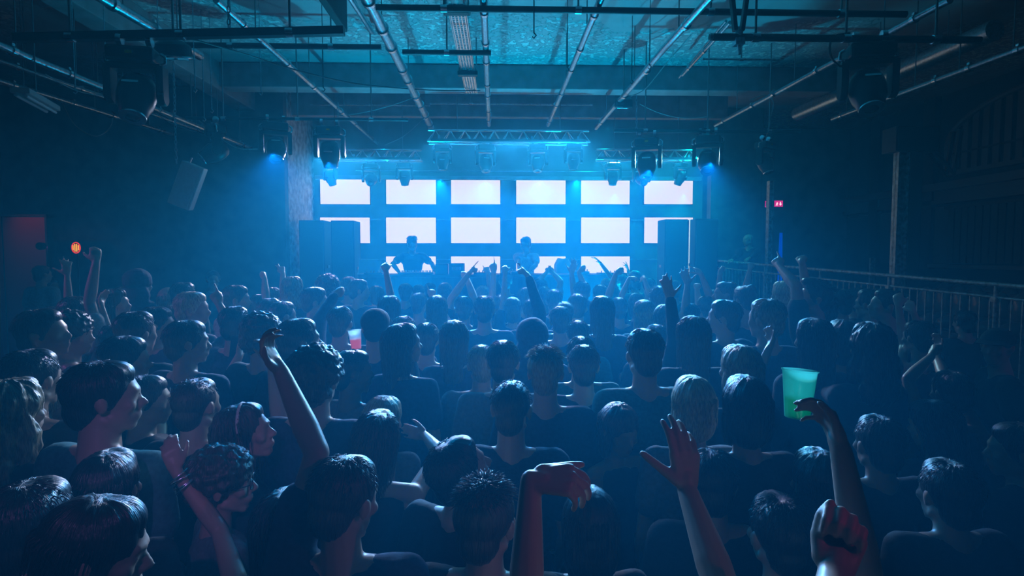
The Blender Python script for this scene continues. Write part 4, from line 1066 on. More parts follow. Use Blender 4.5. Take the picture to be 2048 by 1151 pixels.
def arm(B, s_, elbow, wrist, tip, pose='open', palm=None, fe=1, fw_=1, side=0, hs=1, L1=None, L2=None):
    k = B.k; S = B.sh[s_]
    L1 = (L1 or .285)*k; L2 = (L2 or .255)*k
    if elbow is None:
        sx = -1 if s_ == 'L' else 1
        E = S+(B.rt*sx*.35+B.fw*.75+Vector((0, 0, .12))).normalized()*L1
    else: E = on_ray(elbow[0], elbow[1], S, L1, fe)
    W = on_ray(wrist[0], wrist[1], E, L2, fw_)
    T = on_ray(tip[0], tip[1], W, .15*k, 1 if tip[1] < wrist[1] else fw_)
    d = (T-W).normalized()
    if d.length < .5: d = (W-E).normalized()
    if palm is None: palm = B.fw
    elif palm == 'cam': palm = (CAM-W).normalized()
    elif palm == 'away': palm = -(CAM-W).normalized()
    elif palm == 'in': palm = B.rt*(1 if s_ == 'L' else -1)
    elif palm == 'out': palm = B.rt*(-1 if s_ == 'L' else 1)
    elif palm == 'down': palm = Vector((0, 0, -1))
    palm = Vector(palm)
    if abs(palm.normalized().dot(d)) > .9: palm = palm+B.rt*.6+Vector((0, 0, .3))
    B.arms[s_] = dict(E=E, W=W, d=d, n=palm, pose=pose, side=side, hs=hs)
    return W, d
# ================================================================== the crowd
CROWD = []
def C_(px, py, d, label, face=0, tilt=0, hair='short', hc='black', sh='black', sl='short', fem=False, skin='skin', arms=(), turn=None, z0=0, lock=False, ex=(), roll=0, lean=0):
    CROWD.append(dict(px=px, py=py, d=d, label=label, face=face, tilt=tilt, hair=hair, hc=hc, sh=sh, sl=sl, fem=fem, skin=skin, arms=arms, turn=turn, z0=z0, lock=lock, ex=ex, roll=roll, lean=lean))
# arms: (side, elbow px, wrist px, fingertip px, pose, palm, options)
# ---- nearest row
C_(690, 915, 1.5, 'near person in T-shirt with wet short hair, raising a long rim lit left arm', 28, -12, 'short', 'brown', 'navy', lock=True, turn=5,
   arms=(('L', (634, 905), (562, 742), (505, 655), 'hold', 'in', dict(L1=.36, L2=.30, fe=-1)),))
C_(566, 985, 1.62, 'dark haired woman low between two near heads, raising a hand with stacked bangles', 0, 0, 'long', 'black', 'black', 'none', True, lock=True,
   arms=(('L', (440, 1062), (345, 932), (322, 820), 'relax', 'away', {}),), ex=(('bracelet', 'L', 4),))
C_(975, 945, 1.5, 'person with messy short hair and pinkish ear behind the limp raised hand', 25, 0, 'spiky', 'brown', 'black', lock=True, turn=10)
C_(752, 820, 2.0, 'woman with long swept hair and bare shoulders right of the long raised arm', 8, 4, 'long', 'brown', 'black', 'none', True, roll=8,
   arms=(('R', (880, 905), (850, 870), (815, 862), 'relax', 'cam', {}),))
C_(925, 872, 1.95, 'person with head tipped back and profile turned to the right, between two bowed heads', 62, 24, 'short', 'black', 'black', turn=30)
C_(1240, 808, 2.2, 'dim woman turned back to the camera with a small earring, right of centre', 158, -14, 'bob', 'brown', 'black', 'none', True, skin='skin2', turn=150, ex=('earring',))
C_(1425, 900, 1.85, 'dark bowed head directly right of the magenta lit raised forearm', 10, -10, 'short', 'black', 'black')
C_(1386, 752, 2.05, 'blond woman with glossy straight hair behind the magenta lit hand', 0, 0, 'bob', 'blond', 'grey', 'short', True)
C_(1492, 752, 2.0, 'person with dark rounded bob directly left of the green cup', 0, 0, 'bob', 'black', 'black', 'short', True)
C_(1024, 762, 2.25, 'broad person with fuzzy short hair filling the centre in dark shirt', 12, 0, 'crop', 'brown', 'navy')
C_(492, 806, 2.25, 'woman in profile wearing a pale headband, face lit lavender', 82, 12, 'long', 'brown', 'black', 'short', True, ex=('headband',), turn=60)
C_(446, 890, 1.8, 'person in glasses with fuzzy hair, below the headband woman', 75, 0, 'curly', 'brown', 'grey', 'short', True, ex=('glasses',), turn=50)
C_(207, 722, 1.9, 'large dark head with pale teal collar, profile turned right at left', 58, 0, 'short', 'black', 'teal', turn=15)
C_(214, 902, 1.8, 'dark rounded head below the person with the teal collar', 0, 0, 'bob', 'black', 'black', 'short', True)
C_(190, 1000, 1.36, 'bowed dark head at the lower left with a rim lit forehead', 70, -12, 'bob', 'black', 'black', 'short', True, turn=40)
C_(22, 762, 2.2, 'person with wavy fair hair at the far left edge', 20, 0, 'wavy', 'fair', 'black', 'short', True)
C_(82, 772, 2.6, 'person with straight pale hair falling right, behind the wavy haired one', 50, 0, 'bob', 'blond', 'black', 'short', True)
C_(292, 750, 2.55, 'person holding a hand before the face, left of the fuzzy head', 70, 0, 'short', 'brown', 'black',
   arms=(('R', (318, 880), (318, 815), (312, 775), 'relax', 'cam', {}),))
C_(392, 757, 2.3, 'fuzzy dark head between the near wristband hand and the long raised arm', 15, 0, 'crop', 'brown', 'black',
   arms=(('R', (560, 850), (545, 730), (530, 655), 'relax', 'in', {}),))
C_(632, 690, 2.25, 'person with big round curly hair left of centre', 10, 0, 'curly', 'brown', 'navy')
C_(706, 700, 2.75, 'person with cropped hair facing the curly haired one, in a pale ruffled shirt', 62, 0, 'crop', 'black', 'grey', turn=25, skin='skin3')
C_(768, 793, 2.55, 'fair head tucked behind the woman with long swept hair', 30, -10, 'bob', 'fair', 'grey', 'short', True)
# ---- second row
C_(1007, 680, 2.75, 'person with short parted hair and visible right ear, at centre', 6, 0, 'short', 'brown', 'grey')
C_(962, 689, 3.1, 'head half hidden left of the parted hair one', -8, 0, 'short', 'fair', 'grey', 'long')
C_(1092, 688, 2.5, 'person with spiky rim lit hair in the middle of the crowd', 8, 0, 'spiky', 'fair', 'navy')
C_(1168, 689, 2.9, 'round dark head just right of the spiky haired one', 5, 0, 'short', 'brown', 'navy')
C_(1162, 672, 3.35, 'dark head peeking over the round one right of the spiky hair', 0, 0, 'short', 'black', 'teal')
C_(1288, 657, 2.6, 'tall broad person with thick neck and light collar right of centre', -8, 0, 'short', 'brown', 'teal', 'long', turn=-4)
C_(1479, 690, 2.6, 'person with layered light hair left of the green cup', -20, 0, 'bob', 'fair', 'black', 'short', True,
   arms=(('R', (1500, 790), (1536, 700), (1552, 660), 'relax', 'in', {}),))
C_(1386, 631, 3.2, 'long haired person with a pink lit crown', 0, 0, 'long', 'brown', 'black', 'long', True)
C_(1627, 636, 2.65, 'person with long dark hair, back turned, beyond the green cup', -10, 0, 'long', 'black', 'black', 'long', True)
C_(1744, 648, 2.4, 'large dark head right of the long dark haired one', 0, 0, 'wavy', 'black', 'black', 'short', True,
   arms=(('L', (1640, 800), (1650, 722), (1665, 690), 'limp', 'down', {}),), ex=(('bracelet', 'L', 1),))
C_(1684, 640, 3.0, 'dark smooth head between the two dark long haired people', 10, 0, 'bob', 'black', 'black', 'short', True)
C_(808, 646, 3.0, 'long haired person in profile facing right under the left performer', 60, 5, 'long', 'brown', 'navy', 'short', True, turn=20)
C_(908, 640, 3.3, 'person with long straight hair left of centre', 0, 0, 'long', 'brown', 'navy', 'short', True,
   arms=(('L', (862, 785), (795, 700), (770, 665), 'point', 'down', {}),))
C_(1064, 637, 3.5, 'person in a wide hooded top with both elbows out, centre', 0, 0, 'hood', 'brown', 'navy', 'long')
C_(751, 615, 3.6, 'pale round head in the haze, above the pink drink', 0, 0, 'cap', 'brown', 'navy')
C_(601, 636, 3.1, 'person facing right behind the curly haired one', 55, 5, 'short', 'brown', 'navy', turn=15)
C_(527, 626, 3.2, 'person with curly fringe, lit face turned to the right', 68, 0, 'curly', 'brown', 'black', turn=20,
   arms=(('L', (440, 790), (478, 712), (488, 682), 'hold', 'in', {}),))
C_(375, 640, 3.0, 'person with dark hair over the ear and a light spot on it, left of centre', 55, 0, 'short', 'brown', 'navy', turn=15)
C_(250, 672, 2.75, 'person in profile with smooth dark hair low at left', 60, -4, 'short', 'black', 'black', turn=20)
C_(62, 698, 2.45, 'large dark round head at far left below the lavender faced profile', 10, 0, 'short', 'black', 'black')
C_(86, 617, 3.0, 'person in sharp lavender lit profile at far left, ear showing', 78, 8, 'short', 'black', 'black', turn=40)
C_(142, 621, 3.4, 'person with curly fringe directly right of the lavender profile', 78, 0, 'curly', 'black', 'black', turn=40)
C_(272, 622, 3.1, 'round dark head with back turned, left of centre', 22, 0, 'short', 'brown', 'black')
C_(229, 577, 4.6, 'laughing long haired woman in profile at left, face lit violet', 78, 5, 'long', 'black', 'black', 'short', True, turn=30)
C_(252, 573, 5.7, 'partly hidden face just behind the laughing long haired woman', 72, 0, 'short', 'black', 'black')
C_(84, 531, 7.6, 'person in a pale shirt standing on the step at far left', 25, 0, 'crop', 'black', 'pale', z0=.3, turn=10)
C_(103, 555, 8.4, 'small smiling face beside the pale shirted person on the step', 110, 0, 'short', 'black', 'black', z0=.3)
C_(278, 539, 5.3, 'tall hooded figure fading into the haze at left', 5, 0, 'hood', 'black', 'navy', 'long')
C_(109, 612, 4.7, 'person at far left raising a pink lit bare arm', 20, 0, 'short', 'black', 'black', 'none', True,
   arms=(('R', (137, 604), (134, 543), (131, 508), 'wave', 'away', {}),))
C_(150, 592, 4.5, 'person in a light top raising a long arm with open hand at left', 10, 0, 'short', 'black', 'pale',
   arms=(('R', (172, 575), (194, 514), (190, 485), 'hold', 'away', {}),))
C_(226, 648, 4.2, 'hidden person raising a violet lit forearm, left of the round dark head', 10, 0, 'short', 'black', 'black', 'short', True,
   arms=(('L', (219, 672), (203, 612), (206, 580), 'relax', 'in', {}),))
C_(314, 613, 4.1, 'person in dim profile right of the round dark head', 70, 0, 'short', 'black', 'navy', turn=25)
C_(340, 575, 5.6, 'fair haired head left of two dark heads in the haze', 20, 0, 'bob', 'fair', 'navy', 'short', True)
C_(368, 564, 5.4, 'dark haired head between two fair heads at left', 30, 0, 'short', 'black', 'black')
C_(385, 583, 4.2, 'blond person in lit profile, left of the raised fist', 76, 0, 'short', 'blond', 'navy', turn=30)
C_(346, 610, 4.6, 'dark round head below the blond lit profile', 10, 0, 'short', 'black', 'black')
C_(426, 540, 8.2, 'faint pinkish face far off in the haze at left', 150, 0, 'short', 'black', 'navy')
C_(470, 612, 3.9, 'dark head under the raised fist with pointing finger', 12, 0, 'short', 'black', 'navy',
   arms=(('L', (470, 668), (438, 608), (421, 572), 'point', 'away', {}),))
C_(474, 570, 5.4, 'person in profile with lit cheek right of the raised fist', 72, 0, 'short', 'brown', 'pale', turn=25)
C_(545, 574, 6.0, 'dark head under the two slim far raised hands', 20, 0, 'short', 'black', 'navy',
   arms=(('R', (566, 578), (566, 545), (559, 527), 'two', 'away', {}),))
C_(521, 588, 5.6, 'head left of the slim far raised hands', 15, 0, 'short', 'black', 'black',
   arms=(('R', (524, 578), (529, 556), (532, 545), 'fist', 'in', {}),))
C_(541, 596, 4.9, 'rim lit dark head in front of the slim far raised hands', 30, 0, 'short', 'brown', 'navy')
C_(566, 602, 4.7, 'smooth head with a thin light edge, left of the fair far head', 45, 0, 'crop', 'black', 'navy')
C_(587, 555, 5.9, 'fair haired person with lit edge near the stage wall at left', 30, 0, 'wavy', 'fair', 'navy', 'short', True)
C_(631, 574, 5.0, 'person facing right with a lit nose, below the left loudspeakers', 68, 0, 'short', 'brown', 'navy', turn=25)
C_(658, 549, 5.7, 'tall person with thick hair in front of the left loudspeakers', 40, 0, 'curly', 'brown', 'navy')
C_(699, 553, 7.2, 'small head at the foot of the second loudspeaker', 20, 0, 'short', 'brown', 'navy')
C_(719, 558, 6.6, 'small profile head right of the second loudspeaker', 70, 0, 'short', 'brown', 'navy', turn=20)
C_(681, 612, 4.2, 'person stretching an arm across the haze above the pink drink', 10, 0, 'short', 'brown', 'navy', 'long', False,
   arms=(('L', (640, 640), (668, 592), (684, 577), 'fist', 'in', {}),))
C_(754, 571, 6.9, 'head left of the raised arm under the left performer', 10, 0, 'short', 'brown', 'navy')
C_(780, 590, 4.8, 'person with arm raised straight beside the left performer', 15, 0, 'long', 'brown', 'navy', 'short', True,
   arms=(('L', (796, 589), (772, 542), (764, 518), 'relax', 'away', {}),))
C_(811, 566, 7.3, 'small round head below the mixer, left one', 0, 0, 'short', 'brown', 'navy')
C_(838, 569, 7.6, 'small rim lit head below the middle of the mixer', 10, 0, 'crop', 'brown', 'navy')
C_(860, 565, 8.0, 'small rim lit round head below the right end of the mixer', 0, 0, 'short', 'brown', 'navy')
C_(838, 585, 6.0, 'dark head in the row under the mixer, second row of heads', 15, 0, 'short', 'brown', 'navy')
C_(808, 631, 4.0, 'rim lit head right above the long haired profile', 5, 0, 'short', 'brown', 'navy')
C_(853, 645, 3.9, 'head between the long haired profile and the straight haired person', 0, 0, 'short', 'brown', 'navy')
C_(874, 590, 5.0, 'person with long hair and one finger up, under the black monitors', 0, 0, 'long', 'brown', 'navy', 'short', True,
   arms=(('R', (895, 640), (868, 597), (858, 562), 'point', 'away', {}),))
C_(890, 565, 6.8, 'head below the black monitor boxes', 0, 0, 'bob', 'brown', 'navy', 'short', True)
C_(928, 592, 5.4, 'person with both arms up in an arch below the vent finned box', 0, 0, 'short', 'brown', 'navy', 'short', False,
   arms=(('L', (906, 575), (936, 549), (955, 522), 'point', 'in', {}), ('R', (945, 585), (934, 556), (930, 545), 'fist', 'in', {})))
C_(969, 591, 4.8, 'round head with short neck left of the centre gap', 0, 0, 'short', 'brown', 'navy')
C_(966, 571, 6.6, 'rim lit head behind the round short necked one', 0, 0, 'crop', 'fair', 'navy',
   arms=(('R', (983, 584), (975, 543), (971, 529), 'point', 'away', {}),))
C_(1001, 590, 6.0, 'person pointing one finger straight up at centre stage', 0, 0, 'short', 'brown', 'navy',
   arms=(('L', (991, 575), (988, 540), (982, 517), 'point', 'away', {}),))
C_(1011, 544, 7.8, 'tall head directly below the second performer\'s left', 0, 0, 'short', 'brown', 'navy')
C_(1025, 594, 5.6, 'head right of the one pointing straight up', 0, 0, 'bob', 'brown', 'navy', 'short', True,
   arms=(('L', (1019, 545), (1011, 531), (1006, 524), 'relax', 'away', {}),))
C_(1051, 574, 6.1, 'round head beneath the second performer', 0, 0, 'short', 'brown', 'navy')
C_(1064, 598, 5.0, 'rim lit head crossed by the long pointing arm', 0, 0, 'short', 'brown', 'navy')
C_(1120, 612, 4.6, 'person whose long sleeved arm points up at the second performer', 0, 0, 'short', 'brown', 'navy', 'long', False,
   arms=(('L', (1080, 590), (1053, 540), (1034, 521), 'point', 'left', {}),))
C_(1081, 557, 7.3, 'head of someone making a heart with both hands', 0, 0, 'short', 'brown', 'pale', 'short', False,
   arms=(('L', (1078, 558), (1092, 546), (1098, 538), 'hold', 'in', {}), ('R', (1122, 560), (1106, 546), (1100, 538), 'hold', 'in', {})))
C_(1087, 572, 6.7, 'head just under the hands making a heart', 0, 0, 'short', 'brown', 'navy')
C_(1108, 578, 6.0, 'head left of the crossed raised arms', 0, 0, 'short', 'brown', 'navy')
C_(1129, 603, 4.9, 'cleanly outlined round head at centre right', 0, 0, 'crop', 'brown', 'teal')
C_(1155, 587, 5.1, 'head under the crossed raised arms', 0, 0, 'short', 'brown', 'navy')
C_(1164, 562, 6.3, 'person with arms crossed high and one spread hand', 0, 0, 'short', 'brown', 'navy', 'short', False,
   arms=(('R', (1120, 572), (1143, 546), (1152, 516), 'open', 'away', dict(side=1)), ('L', (1186, 577), (1158, 545), (1165, 528), 'fist', 'in', {})))
C_(1156, 640, 4.3, 'rim lit round head right of the hooded person', 0, 0, 'short', 'brown', 'teal')
C_(1204, 591, 4.5, 'person with long loose hair right of centre', 0, 0, 'long', 'brown', 'navy', 'short', True)
C_(1200, 569, 6.9, 'small head behind the long loose haired one', 0, 0, 'short', 'brown', 'navy')
C_(1214, 556, 7.8, 'small far head left of the raised slim arm', 0, 0, 'bob', 'fair', 'teal', 'short', True,
   arms=(('R', (1226, 556), (1202, 527), (1187, 510), 'wave', 'down', {}),))
C_(1238, 594, 5.7, 'head of the one raising a fist right of centre', 0, 0, 'short', 'brown', 'navy', 'short', False,
   arms=(('L', (1217, 585), (1232, 546), (1242, 534), 'fist', 'in', {}),))
C_(1247, 549, 8.1, 'tall far head under the small twisted hand', 0, 0, 'short', 'brown', 'navy', 'short', False,
   arms=(('R', (1262, 570), (1257, 544), (1253, 527), 'wave', 'left', {}),))
C_(1270, 541, 8.0, 'far head at the right end of the DJ table', 0, 0, 'bob', 'brown', 'teal', 'short', True)
C_(1273, 586, 5.9, 'head behind the long straight haired one, right of centre', 0, 0, 'bob', 'brown', 'navy', 'short', True,
   arms=(('L', (1243, 590), (1258, 556), (1275, 551), 'relax', 'down', {}), ('R', (1299, 572), (1289, 558), (1280, 549), 'relax', 'away', {})))
C_(1288, 599, 4.8, 'person with pale straight long hair, right of centre', 0, 0, 'long', 'fair', 'teal', 'short', True)
C_(1312, 648, 4.0, 'dark head behind the tall broad person', 0, 0, 'short', 'brown', 'navy')
C_(1318, 571, 5.2, 'broad dark head left of the long black sleeve', 0, 0, 'short', 'brown', 'navy', 'long')
C_(1328, 609, 4.6, 'small rim lit head beside the long black sleeve', 10, 0, 'bob', 'brown', 'navy', 'short', True)
C_(1385, 668, 3.6, 'hidden person raising a long black sleeved arm with open hand', -5, 0, 'short', 'brown', 'black', 'long', False,
   arms=(('L', (1357, 648), (1337, 573), (1327, 538), 'open', 'away', {}),))
C_(1378, 606, 5.0, 'person waving an open hand right of the black sleeve', -5, 0, 'short', 'brown', 'teal', 'short', False,
   arms=(('L', (1372, 618), (1375, 568), (1367, 538), 'open', 'away', {}),))
C_(1412, 592, 5.4, 'person with a hand flung sideways before the hazy right loudspeaker', -10, 0, 'short', 'brown', 'teal', 'short', False,
   arms=(('R', (1410, 570), (1402, 547), (1388, 530), 'wave', 'down', {}), ('L', (1399, 620), (1394, 578), (1394, 560), 'fist', 'away', {})))
C_(1349, 560, 7.6, 'far head among the raised hands at right', 0, 0, 'short', 'brown', 'teal')
C_(1298, 556, 7.7, 'far head left of the big open hand', 0, 0, 'short', 'brown', 'teal')
C_(1451, 563, 5.4, 'person in profile facing left near the railing', -72, 6, 'crop', 'brown', 'navy', turn=-30, skin='skin2')
C_(1447, 599, 4.0, 'person facing left with lit nose, behind the pale striped head', -62, 4, 'short', 'brown', 'navy', turn=-20)
C_(1489, 571, 4.9, 'person with bare neck and slanting shoulder at right of centre', -20, -8, 'bun', 'brown', 'navy', 'none', True)
C_(1532, 597, 3.5, 'person with short hair and a lit ear, right of centre', -30, 0, 'short', 'fair', 'navy', turn=-8)
C_(1566, 562, 5.2, 'blond head with hand raised beside it at right', -30, 0, 'bob', 'blond', 'navy', 'short', True,
   arms=(('L', (1546, 605), (1552, 585), (1545, 566), 'relax', 'in', {}),))
C_(1628, 560, 4.2, 'man in lit profile facing left by the railing', -80, 12, 'quiff', 'black', 'black', turn=-35,
   arms=(('L', (1592, 568), (1559, 533), (1546, 508), 'point', 'away', {}),))
C_(1648, 585, 4.6, 'hidden person raising a rim lit arm beside the man in profile', -20, 0, 'short', 'black', 'black', 'short', False,
   arms=(('L', (1619, 562), (1604, 524), (1598, 506), 'fist', 'away', {}),))
C_(1680, 577, 4.9, 'dark head behind a held up phone at right', -20, 0, 'short', 'black', 'black', 'short', False,
   arms=(('R', (1702, 645), (1694, 618), (1690, 598), 'grip', 'cam', {}),))
C_(1712, 575, 5.2, 'dark round head right of the held up phone', 0, 0, 'short', 'black', 'black')
C_(1740, 577, 4.75, 'person covering the eyes with a hand at right', -30, 0, 'short', 'black', 'black', 'short', False,
   arms=(('L', (1724, 640), (1737, 604), (1750, 590), 'relax', 'in', {}),))
C_(1772, 577, 4.3, 'man laughing in profile to the left, violet lit, below the tall post', -75, 10, 'short', 'black', 'black', turn=-30)
C_(1838, 640, 3.4, 'person raising two bare forearms at right', -10, 0, 'short', 'black', 'black', 'none', True,
   arms=(('L', (1809, 690), (1797, 612), (1795, 575), 'relax', 'away', {}), ('R', (1856, 700), (1826, 622), (1812, 590), 'relax', 'away', {})))
C_(1500, 575, 6.8, 'hidden person at right of the stage raising a thin lit arm', 0, 0, 'short', 'brown', 'teal', 'short', False,
   arms=(('L', (1498, 562), (1502, 530), (1503, 518), 'fist', 'away', {}),))
C_(1425, 578, 6.8, 'hidden person beside the stage raising a thin arm to the right', 0, 0, 'short', 'brown', 'teal', 'short', False,
   arms=(('R', (1428, 560), (1441, 540), (1444, 532), 'fist', 'away', {}),))
# ---- dark right side
C_(1776, 706, 3.4, 'dim head with a small bright clip at right', 10, 0, 'bun', 'black', 'black', 'short', True)
C_(1905, 740, 2.7, 'person crossing two pink lit forearms at right', 0, 0, 'short', 'black', 'black', 'none', True,
   arms=(('L', (1816, 757), (1863, 712), (1866, 680), 'fist', 'in', {}), ('R', (1884, 745), (1872, 712), (1885, 668), 'relax', 'in', {})), ex=(('bracelet', 'R', 1),))
C_(1868, 800, 2.3, 'dim bowed person with violet edged hair low at right', -30, -10, 'long', 'black', 'black', 'short', True, 
   arms=(('R', (1893, 900), (1889, 800), (1884, 745), 'fist', 'in', {}),))
C_(1996, 655, 3.4, 'dim person in a cap facing left at far right', -120, 0, 'cap', 'black', 'black')
C_(2036, 850, 2.2, 'barely lit person at the far right edge', -60, 0, 'short', 'black', 'black')
C_(1930, 620, 5.2, 'dark head before the buttoned bench at right', 0, 0, 'short', 'black', 'black')
C_(1760, 830, 2.2, 'black silhouetted head right of the green cup', 0, 0, 'short', 'black', 'black')
C_(1640, 900, 1.75, 'black silhouetted head below the green cup', -5, 0, 'bob', 'black', 'black', 'short', True)
C_(1900, 930, 1.8, 'black silhouetted head above the near blurred fist, to its right', 0, 0, 'short', 'black', 'black')
C_(1560, 1010, 1.55, 'black silhouetted head at the bottom, left of the near fist', -5, 0, 'short', 'black', 'black')
C_(60, 960, 1.62, 'black silhouetted head low at the far left', 10, 0, 'short', 'black', 'black',
   arms=(('R', (112, 1130), (100, 1090), (96, 1050), 'relax', 'cam', {}),))
C_(1180, 1010, 1.6, 'dark head bottom centre between the two near raised forearms', 0, -8, 'bob', 'black', 'black', 'short', True)
C_(1000, 1220, .95, 'near person below the picture raising a limp hand with white rim light', 0, 0, 'short', 'brown', 'black', 'none', lock=True,
   arms=(('R', (1022, 1160), (1062, 950), (1190, 958), 'dangle', (0, .55, -.8), dict(hs=1.12)),))
C_(1475, 1235, .86, 'near person below the picture raising a magenta lit hand, thumb out', 0, 0, 'short', 'brown', 'black', 'none', lock=True,
   arms=(('R', (1440, 1180), (1374, 978), (1362, 800), 'cupped', (-.15, 1, 0), dict(L1=.31, L2=.29, hs=1.08)),))
C_(1850, 1185, 1.0, 'near person below the picture holding up the green cup', 0, 0, 'short', 'brown', 'black', 'none', lock=True,
   arms=(('L', (1760, 1050), (1675, 862), (1640, 790), 'hold', 'left', dict(side=1, L1=.30, L2=.28)),))
C_(2020, 1440, .52, 'near person below the picture raising a big blurred fist', 0, 0, 'short', 'brown', 'black', 'none', lock=True,
   arms=(('L', (1655, 1330), (1668, 1150), (1700, 1000), 'fist', 'cam', {}),))

def relax(it=60):
    for c in CROWD: c['d0'] = c['d']
    def Hof(c, d): return at(c['px'], c['py'], d).z-c['z0']
    for _ in range(it):
        for i, a in enumerate(CROWD):
            pa = at(a['px'], a['py'], a['d'])
            for b in CROWD[i+1:]:
                if abs(a['d']-b['d']) > .6: continue
                pb = at(b['px'], b['py'], b['d'])
                m = math.hypot((pa.x-pb.x)/.42, (pa.y-pb.y)/.31)
                if m < 1:
                    s = .02*(1 if a['d'] >= b['d'] else -1)
                    for q_, sg in ((a, s), (b, -s)):
                        if q_['lock']: continue
                        nd = q_['d']+sg
                        if abs(nd/q_['d0']-1) < .16 and 1.50 < Hof(q_, nd) < 2.02: q_['d'] = nd
                    pa = at(a['px'], a['py'], a['d'])
relax()
for i, a in enumerate(CROWD):
    pa = at(a['px'], a['py'], a['d'])
    for b in CROWD[i+1:]:
        pb = at(b['px'], b['py'], b['d']); m = math.hypot((pa.x-pb.x)/.40, (pa.y-pb.y)/.27)
        if m < .62: print('CLOSE', round(m, 2), (a['px'], a['py'], round(a['d'], 2)), (b['px'], b['py'], round(b['d'], 2)))
import time as _t
_t0 = _t.time(); nf = 0
PEOPLE = {}
for c in CROWD:
    extra = {'curly': .03, 'quiff': .02, 'spiky': .03, 'hood': .02, 'crop': .008}.get(c['hair'], .014)
    p = at(c['px'], c['py'], c['d']); H = min(2.0, max(1.46, p.z-c['z0']-extra))
    hx, hy = p.x, p.y
    B = Body(hx, hy, H, c['face'], c['turn'], c['tilt'], c['roll'], c['lean'], c['z0'], c['fem'])
    # keep the head (not the feet) on the sight line
    off = B.hc-Vector((B.x, B.y, B.hc.z)); B = Body(hx-off.x, hy-off.y*.5, H, c['face'], c['turn'], c['tilt'], c['roll'], c['lean'], c['z0'], c['fem'])
    for s_, el, wr, tp, pose, palm, kw in c['arms']:
        if palm == 'left': palm = (-1, 0, -.2)
        c['hand'] = arm(B, s_, el, wr, tp, pose, palm, **kw)
    near = c['d'] < 1.3
    c['B'] = B
    if H < 1.5 or H > 1.96: print('HEIGHT', c['label'][:40], round(H, 2), round(c['d'], 2))
    PEOPLE[c['label']] = person(B, c['label'], c['hair'], c['hc'], c['sh'], c['sl'], c['skin'], extras=c['ex'])
    for s_, A in B.arms.items():
        if A['side'] == 0 and A['pose'] == 'relax' and s_ not in [a_[0] for a_ in c['arms']]: continue
        for a_ in c['arms']:
            if a_[0] == s_:
                w_ = proj(A['W']); e_ = (w_[0]-a_[2][0], w_[1]-a_[2][1])
                if math.hypot(*e_) > 14: print('ARMMISS', c['label'][:44], s_, [round(x) for x in e_])
print('crowd', len(CROWD), 'built in', round(_t.time()-_t0, 1), 's; verts', sum(len(m.vertices) for m in bpy.data.meshes))

# ---- performers and steward
def stand(px, py, d, H0, **k):
    p = at(px, py, d); z0 = k.get('z0', 0); H = p.z-z0-.015
    return Body(p.x, p.y, H, k.get('face', 0), k.get('turn'), k.get('tilt', 0), 0, k.get('lean', 0), z0)
B = stand(825, 473, 9.9, 1.78, z0=.72, face=140, turn=178, tilt=-4)
arm(B, 'R', (785, 527), (800, 546), (815, 550), 'relax', 'down', fe=-1, fw_=-1)
arm(B, 'L', (864, 527), (872, 546), (862, 551), 'relax', 'down', fe=-1, fw_=-1)
person(B, 'performer in dark T-shirt with quiffed hair leaning over the mixer, head turned right', 'quiff', 'black', 'black', 'short', vox=.009)
B = stand(1052, 473, 9.95, 1.78, z0=.72, face=-125, turn=-150, tilt=-18)
arm(B, 'R', (1038, 524), (1046, 542), (1056, 548), 'relax', 'down', fe=-1, fw_=-1)
arm(B, 'L', (1072, 530), (1058, 542), (1048, 547), 'relax', 'down', fe=-1, fw_=-1)
person(B, 'performer in a creased light T-shirt looking down to the left at centre stage', 'crop', 'brown', 'white', 'short', vox=.009)
B = stand(1497, 466, 10.6, 1.75, z0=.85, face=-95, turn=-140, tilt=-6)
arm(B, 'R', (1476, 512), (1465, 519), (1455, 521), 'relax', 'down', fe=-1, fw_=-1)
arm(B, 'L', (1510, 505), (1500, 515), (1492, 518), 'relax', 'down', fe=-1, fw_=-1)
person(B, 'bald steward in a black shirt standing on the platform behind the railing', 'bald', 'black', 'black', 'long', vox=.010)

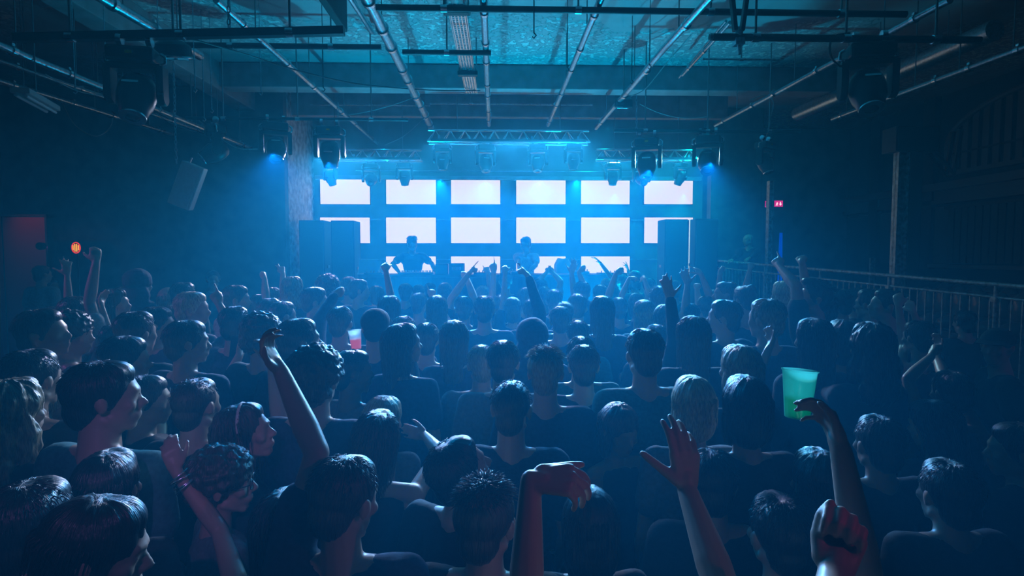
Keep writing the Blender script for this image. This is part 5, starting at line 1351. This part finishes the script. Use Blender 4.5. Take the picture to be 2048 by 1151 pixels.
# ---- things held
def cup(loc, tiltR, s, label, m1, m2, fill):
    o = tag(empty('plastic_cup', loc), label, 'cup', None); o.rotation_euler = tiltR; o.scale = (s, s, s)
    q = MB(); t = .0012
    prof = [(.0, -.06), (.028, -.06), (.030, -.058), (.041, .058), (.044, .060), (.044, .063), (.0405, .063), (.0395, .056), (.0285, -.056), (.0, -.0565)]
    q.lathe(prof, seg=32); q.build('cup_wall', m1, o, 50)
    q = MB(); h = -.056+.112*fill; r = .0280+.0108*fill
    q.lathe([(0, -.0555), (.0275, -.0555), (r-.0012, h), (0, h)], seg=32); q.build('drink', m2, o, 50)
    return o
def glassy(n, c, rough=.1, tr=.85):
    m = mat(n, c, rough); b = m.node_tree.nodes['Principled BSDF']; b.inputs['Transmission Weight'].default_value = tr; b.inputs['IOR'].default_value = 1.2; return m
def translucent(n, c, clear, gloss=.12):
    m = bpy.data.materials.new(n); m.use_nodes = True; nt = m.node_tree; nt.nodes.remove(nt.nodes['Principled BSDF'])
    t = nt.nodes.new('ShaderNodeBsdfTranslucent'); t.inputs[0].default_value = (*c, 1); p = nt.nodes.new('ShaderNodeBsdfTransparent'); p.inputs[0].default_value = (*[.5+.5*x for x in c], 1)
    g = nt.nodes.new('ShaderNodeBsdfGlossy'); g.inputs['Roughness'].default_value = .12
    a = nt.nodes.new('ShaderNodeMixShader'); a.inputs[0].default_value = clear; nt.links.new(t.outputs[0], a.inputs[1]); nt.links.new(p.outputs[0], a.inputs[2])
    b = nt.nodes.new('ShaderNodeMixShader'); b.inputs[0].default_value = gloss; nt.links.new(a.outputs[0], b.inputs[1]); nt.links.new(g.outputs[0], b.inputs[2])
    nt.links.new(b.outputs[0], nt.nodes['Material Output'].inputs['Surface']); return m
M['cup'] = glassy('clear_plastic', (.75, 1.0, .92), .12, .6); M['greendrink'] = glassy('pale_green_drink', (.12, .75, .5), .3, .35)
M['pinkdrink'] = mat('pink_drink_added_glow', (1.0, .12, .22), .4, emit=(1.0, .10, .20), estr=.65)  # the drink is no lamp; its pink glow is put in as emission
M['cup'] = translucent('clear_plastic', (.30, .95, .75), .6); M['greendrink'] = translucent('pale_green_drink', (.10, .95, .60), .2)
M['cup2'] = translucent('frosted_plastic', (.8, .95, .95), .5)
cp = at(1597, 788, 1.30)
cup(cp, (RD(-4), RD(4), 0), .92, 'large translucent green plastic cup held up at right', M['cup'], M['greendrink'], .42)
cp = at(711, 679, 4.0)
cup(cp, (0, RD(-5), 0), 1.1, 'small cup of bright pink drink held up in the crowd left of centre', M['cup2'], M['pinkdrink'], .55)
def phone(loc, rot, s, label):
    o = tag(empty('phone', loc), label, 'phone', None); o.rotation_euler = rot; o.scale = (s, s, s)
    q = MB(); q.boxx((-.036, -.004, -.074), (.036, .004, .074)); q.build('phone_body', M['blackplastic'], o, bevel=.003)
    q = MB(); q.boxx((-.033, .004, -.07), (.033, .0046, .07)); q.build('phone_screen', M['lens'], o)
c_ = next(c for c in CROWD if c['label'].startswith('dark head behind a held up phone')); W, d = c_['hand']
phone(W+d*.09+Vector((0, .045, .02)), (0, .1, 1.4), 1, 'thin dark phone held upright on edge at right')
c_ = next(c for c in CROWD if c['label'].startswith('person with curly fringe, lit face')); W, d = c_['hand']
phone(W+d*.10+Vector((-.03, -.02, .0)), (.2, .15, .3), 1, 'phone held low in a raised hand below the curly fringe')
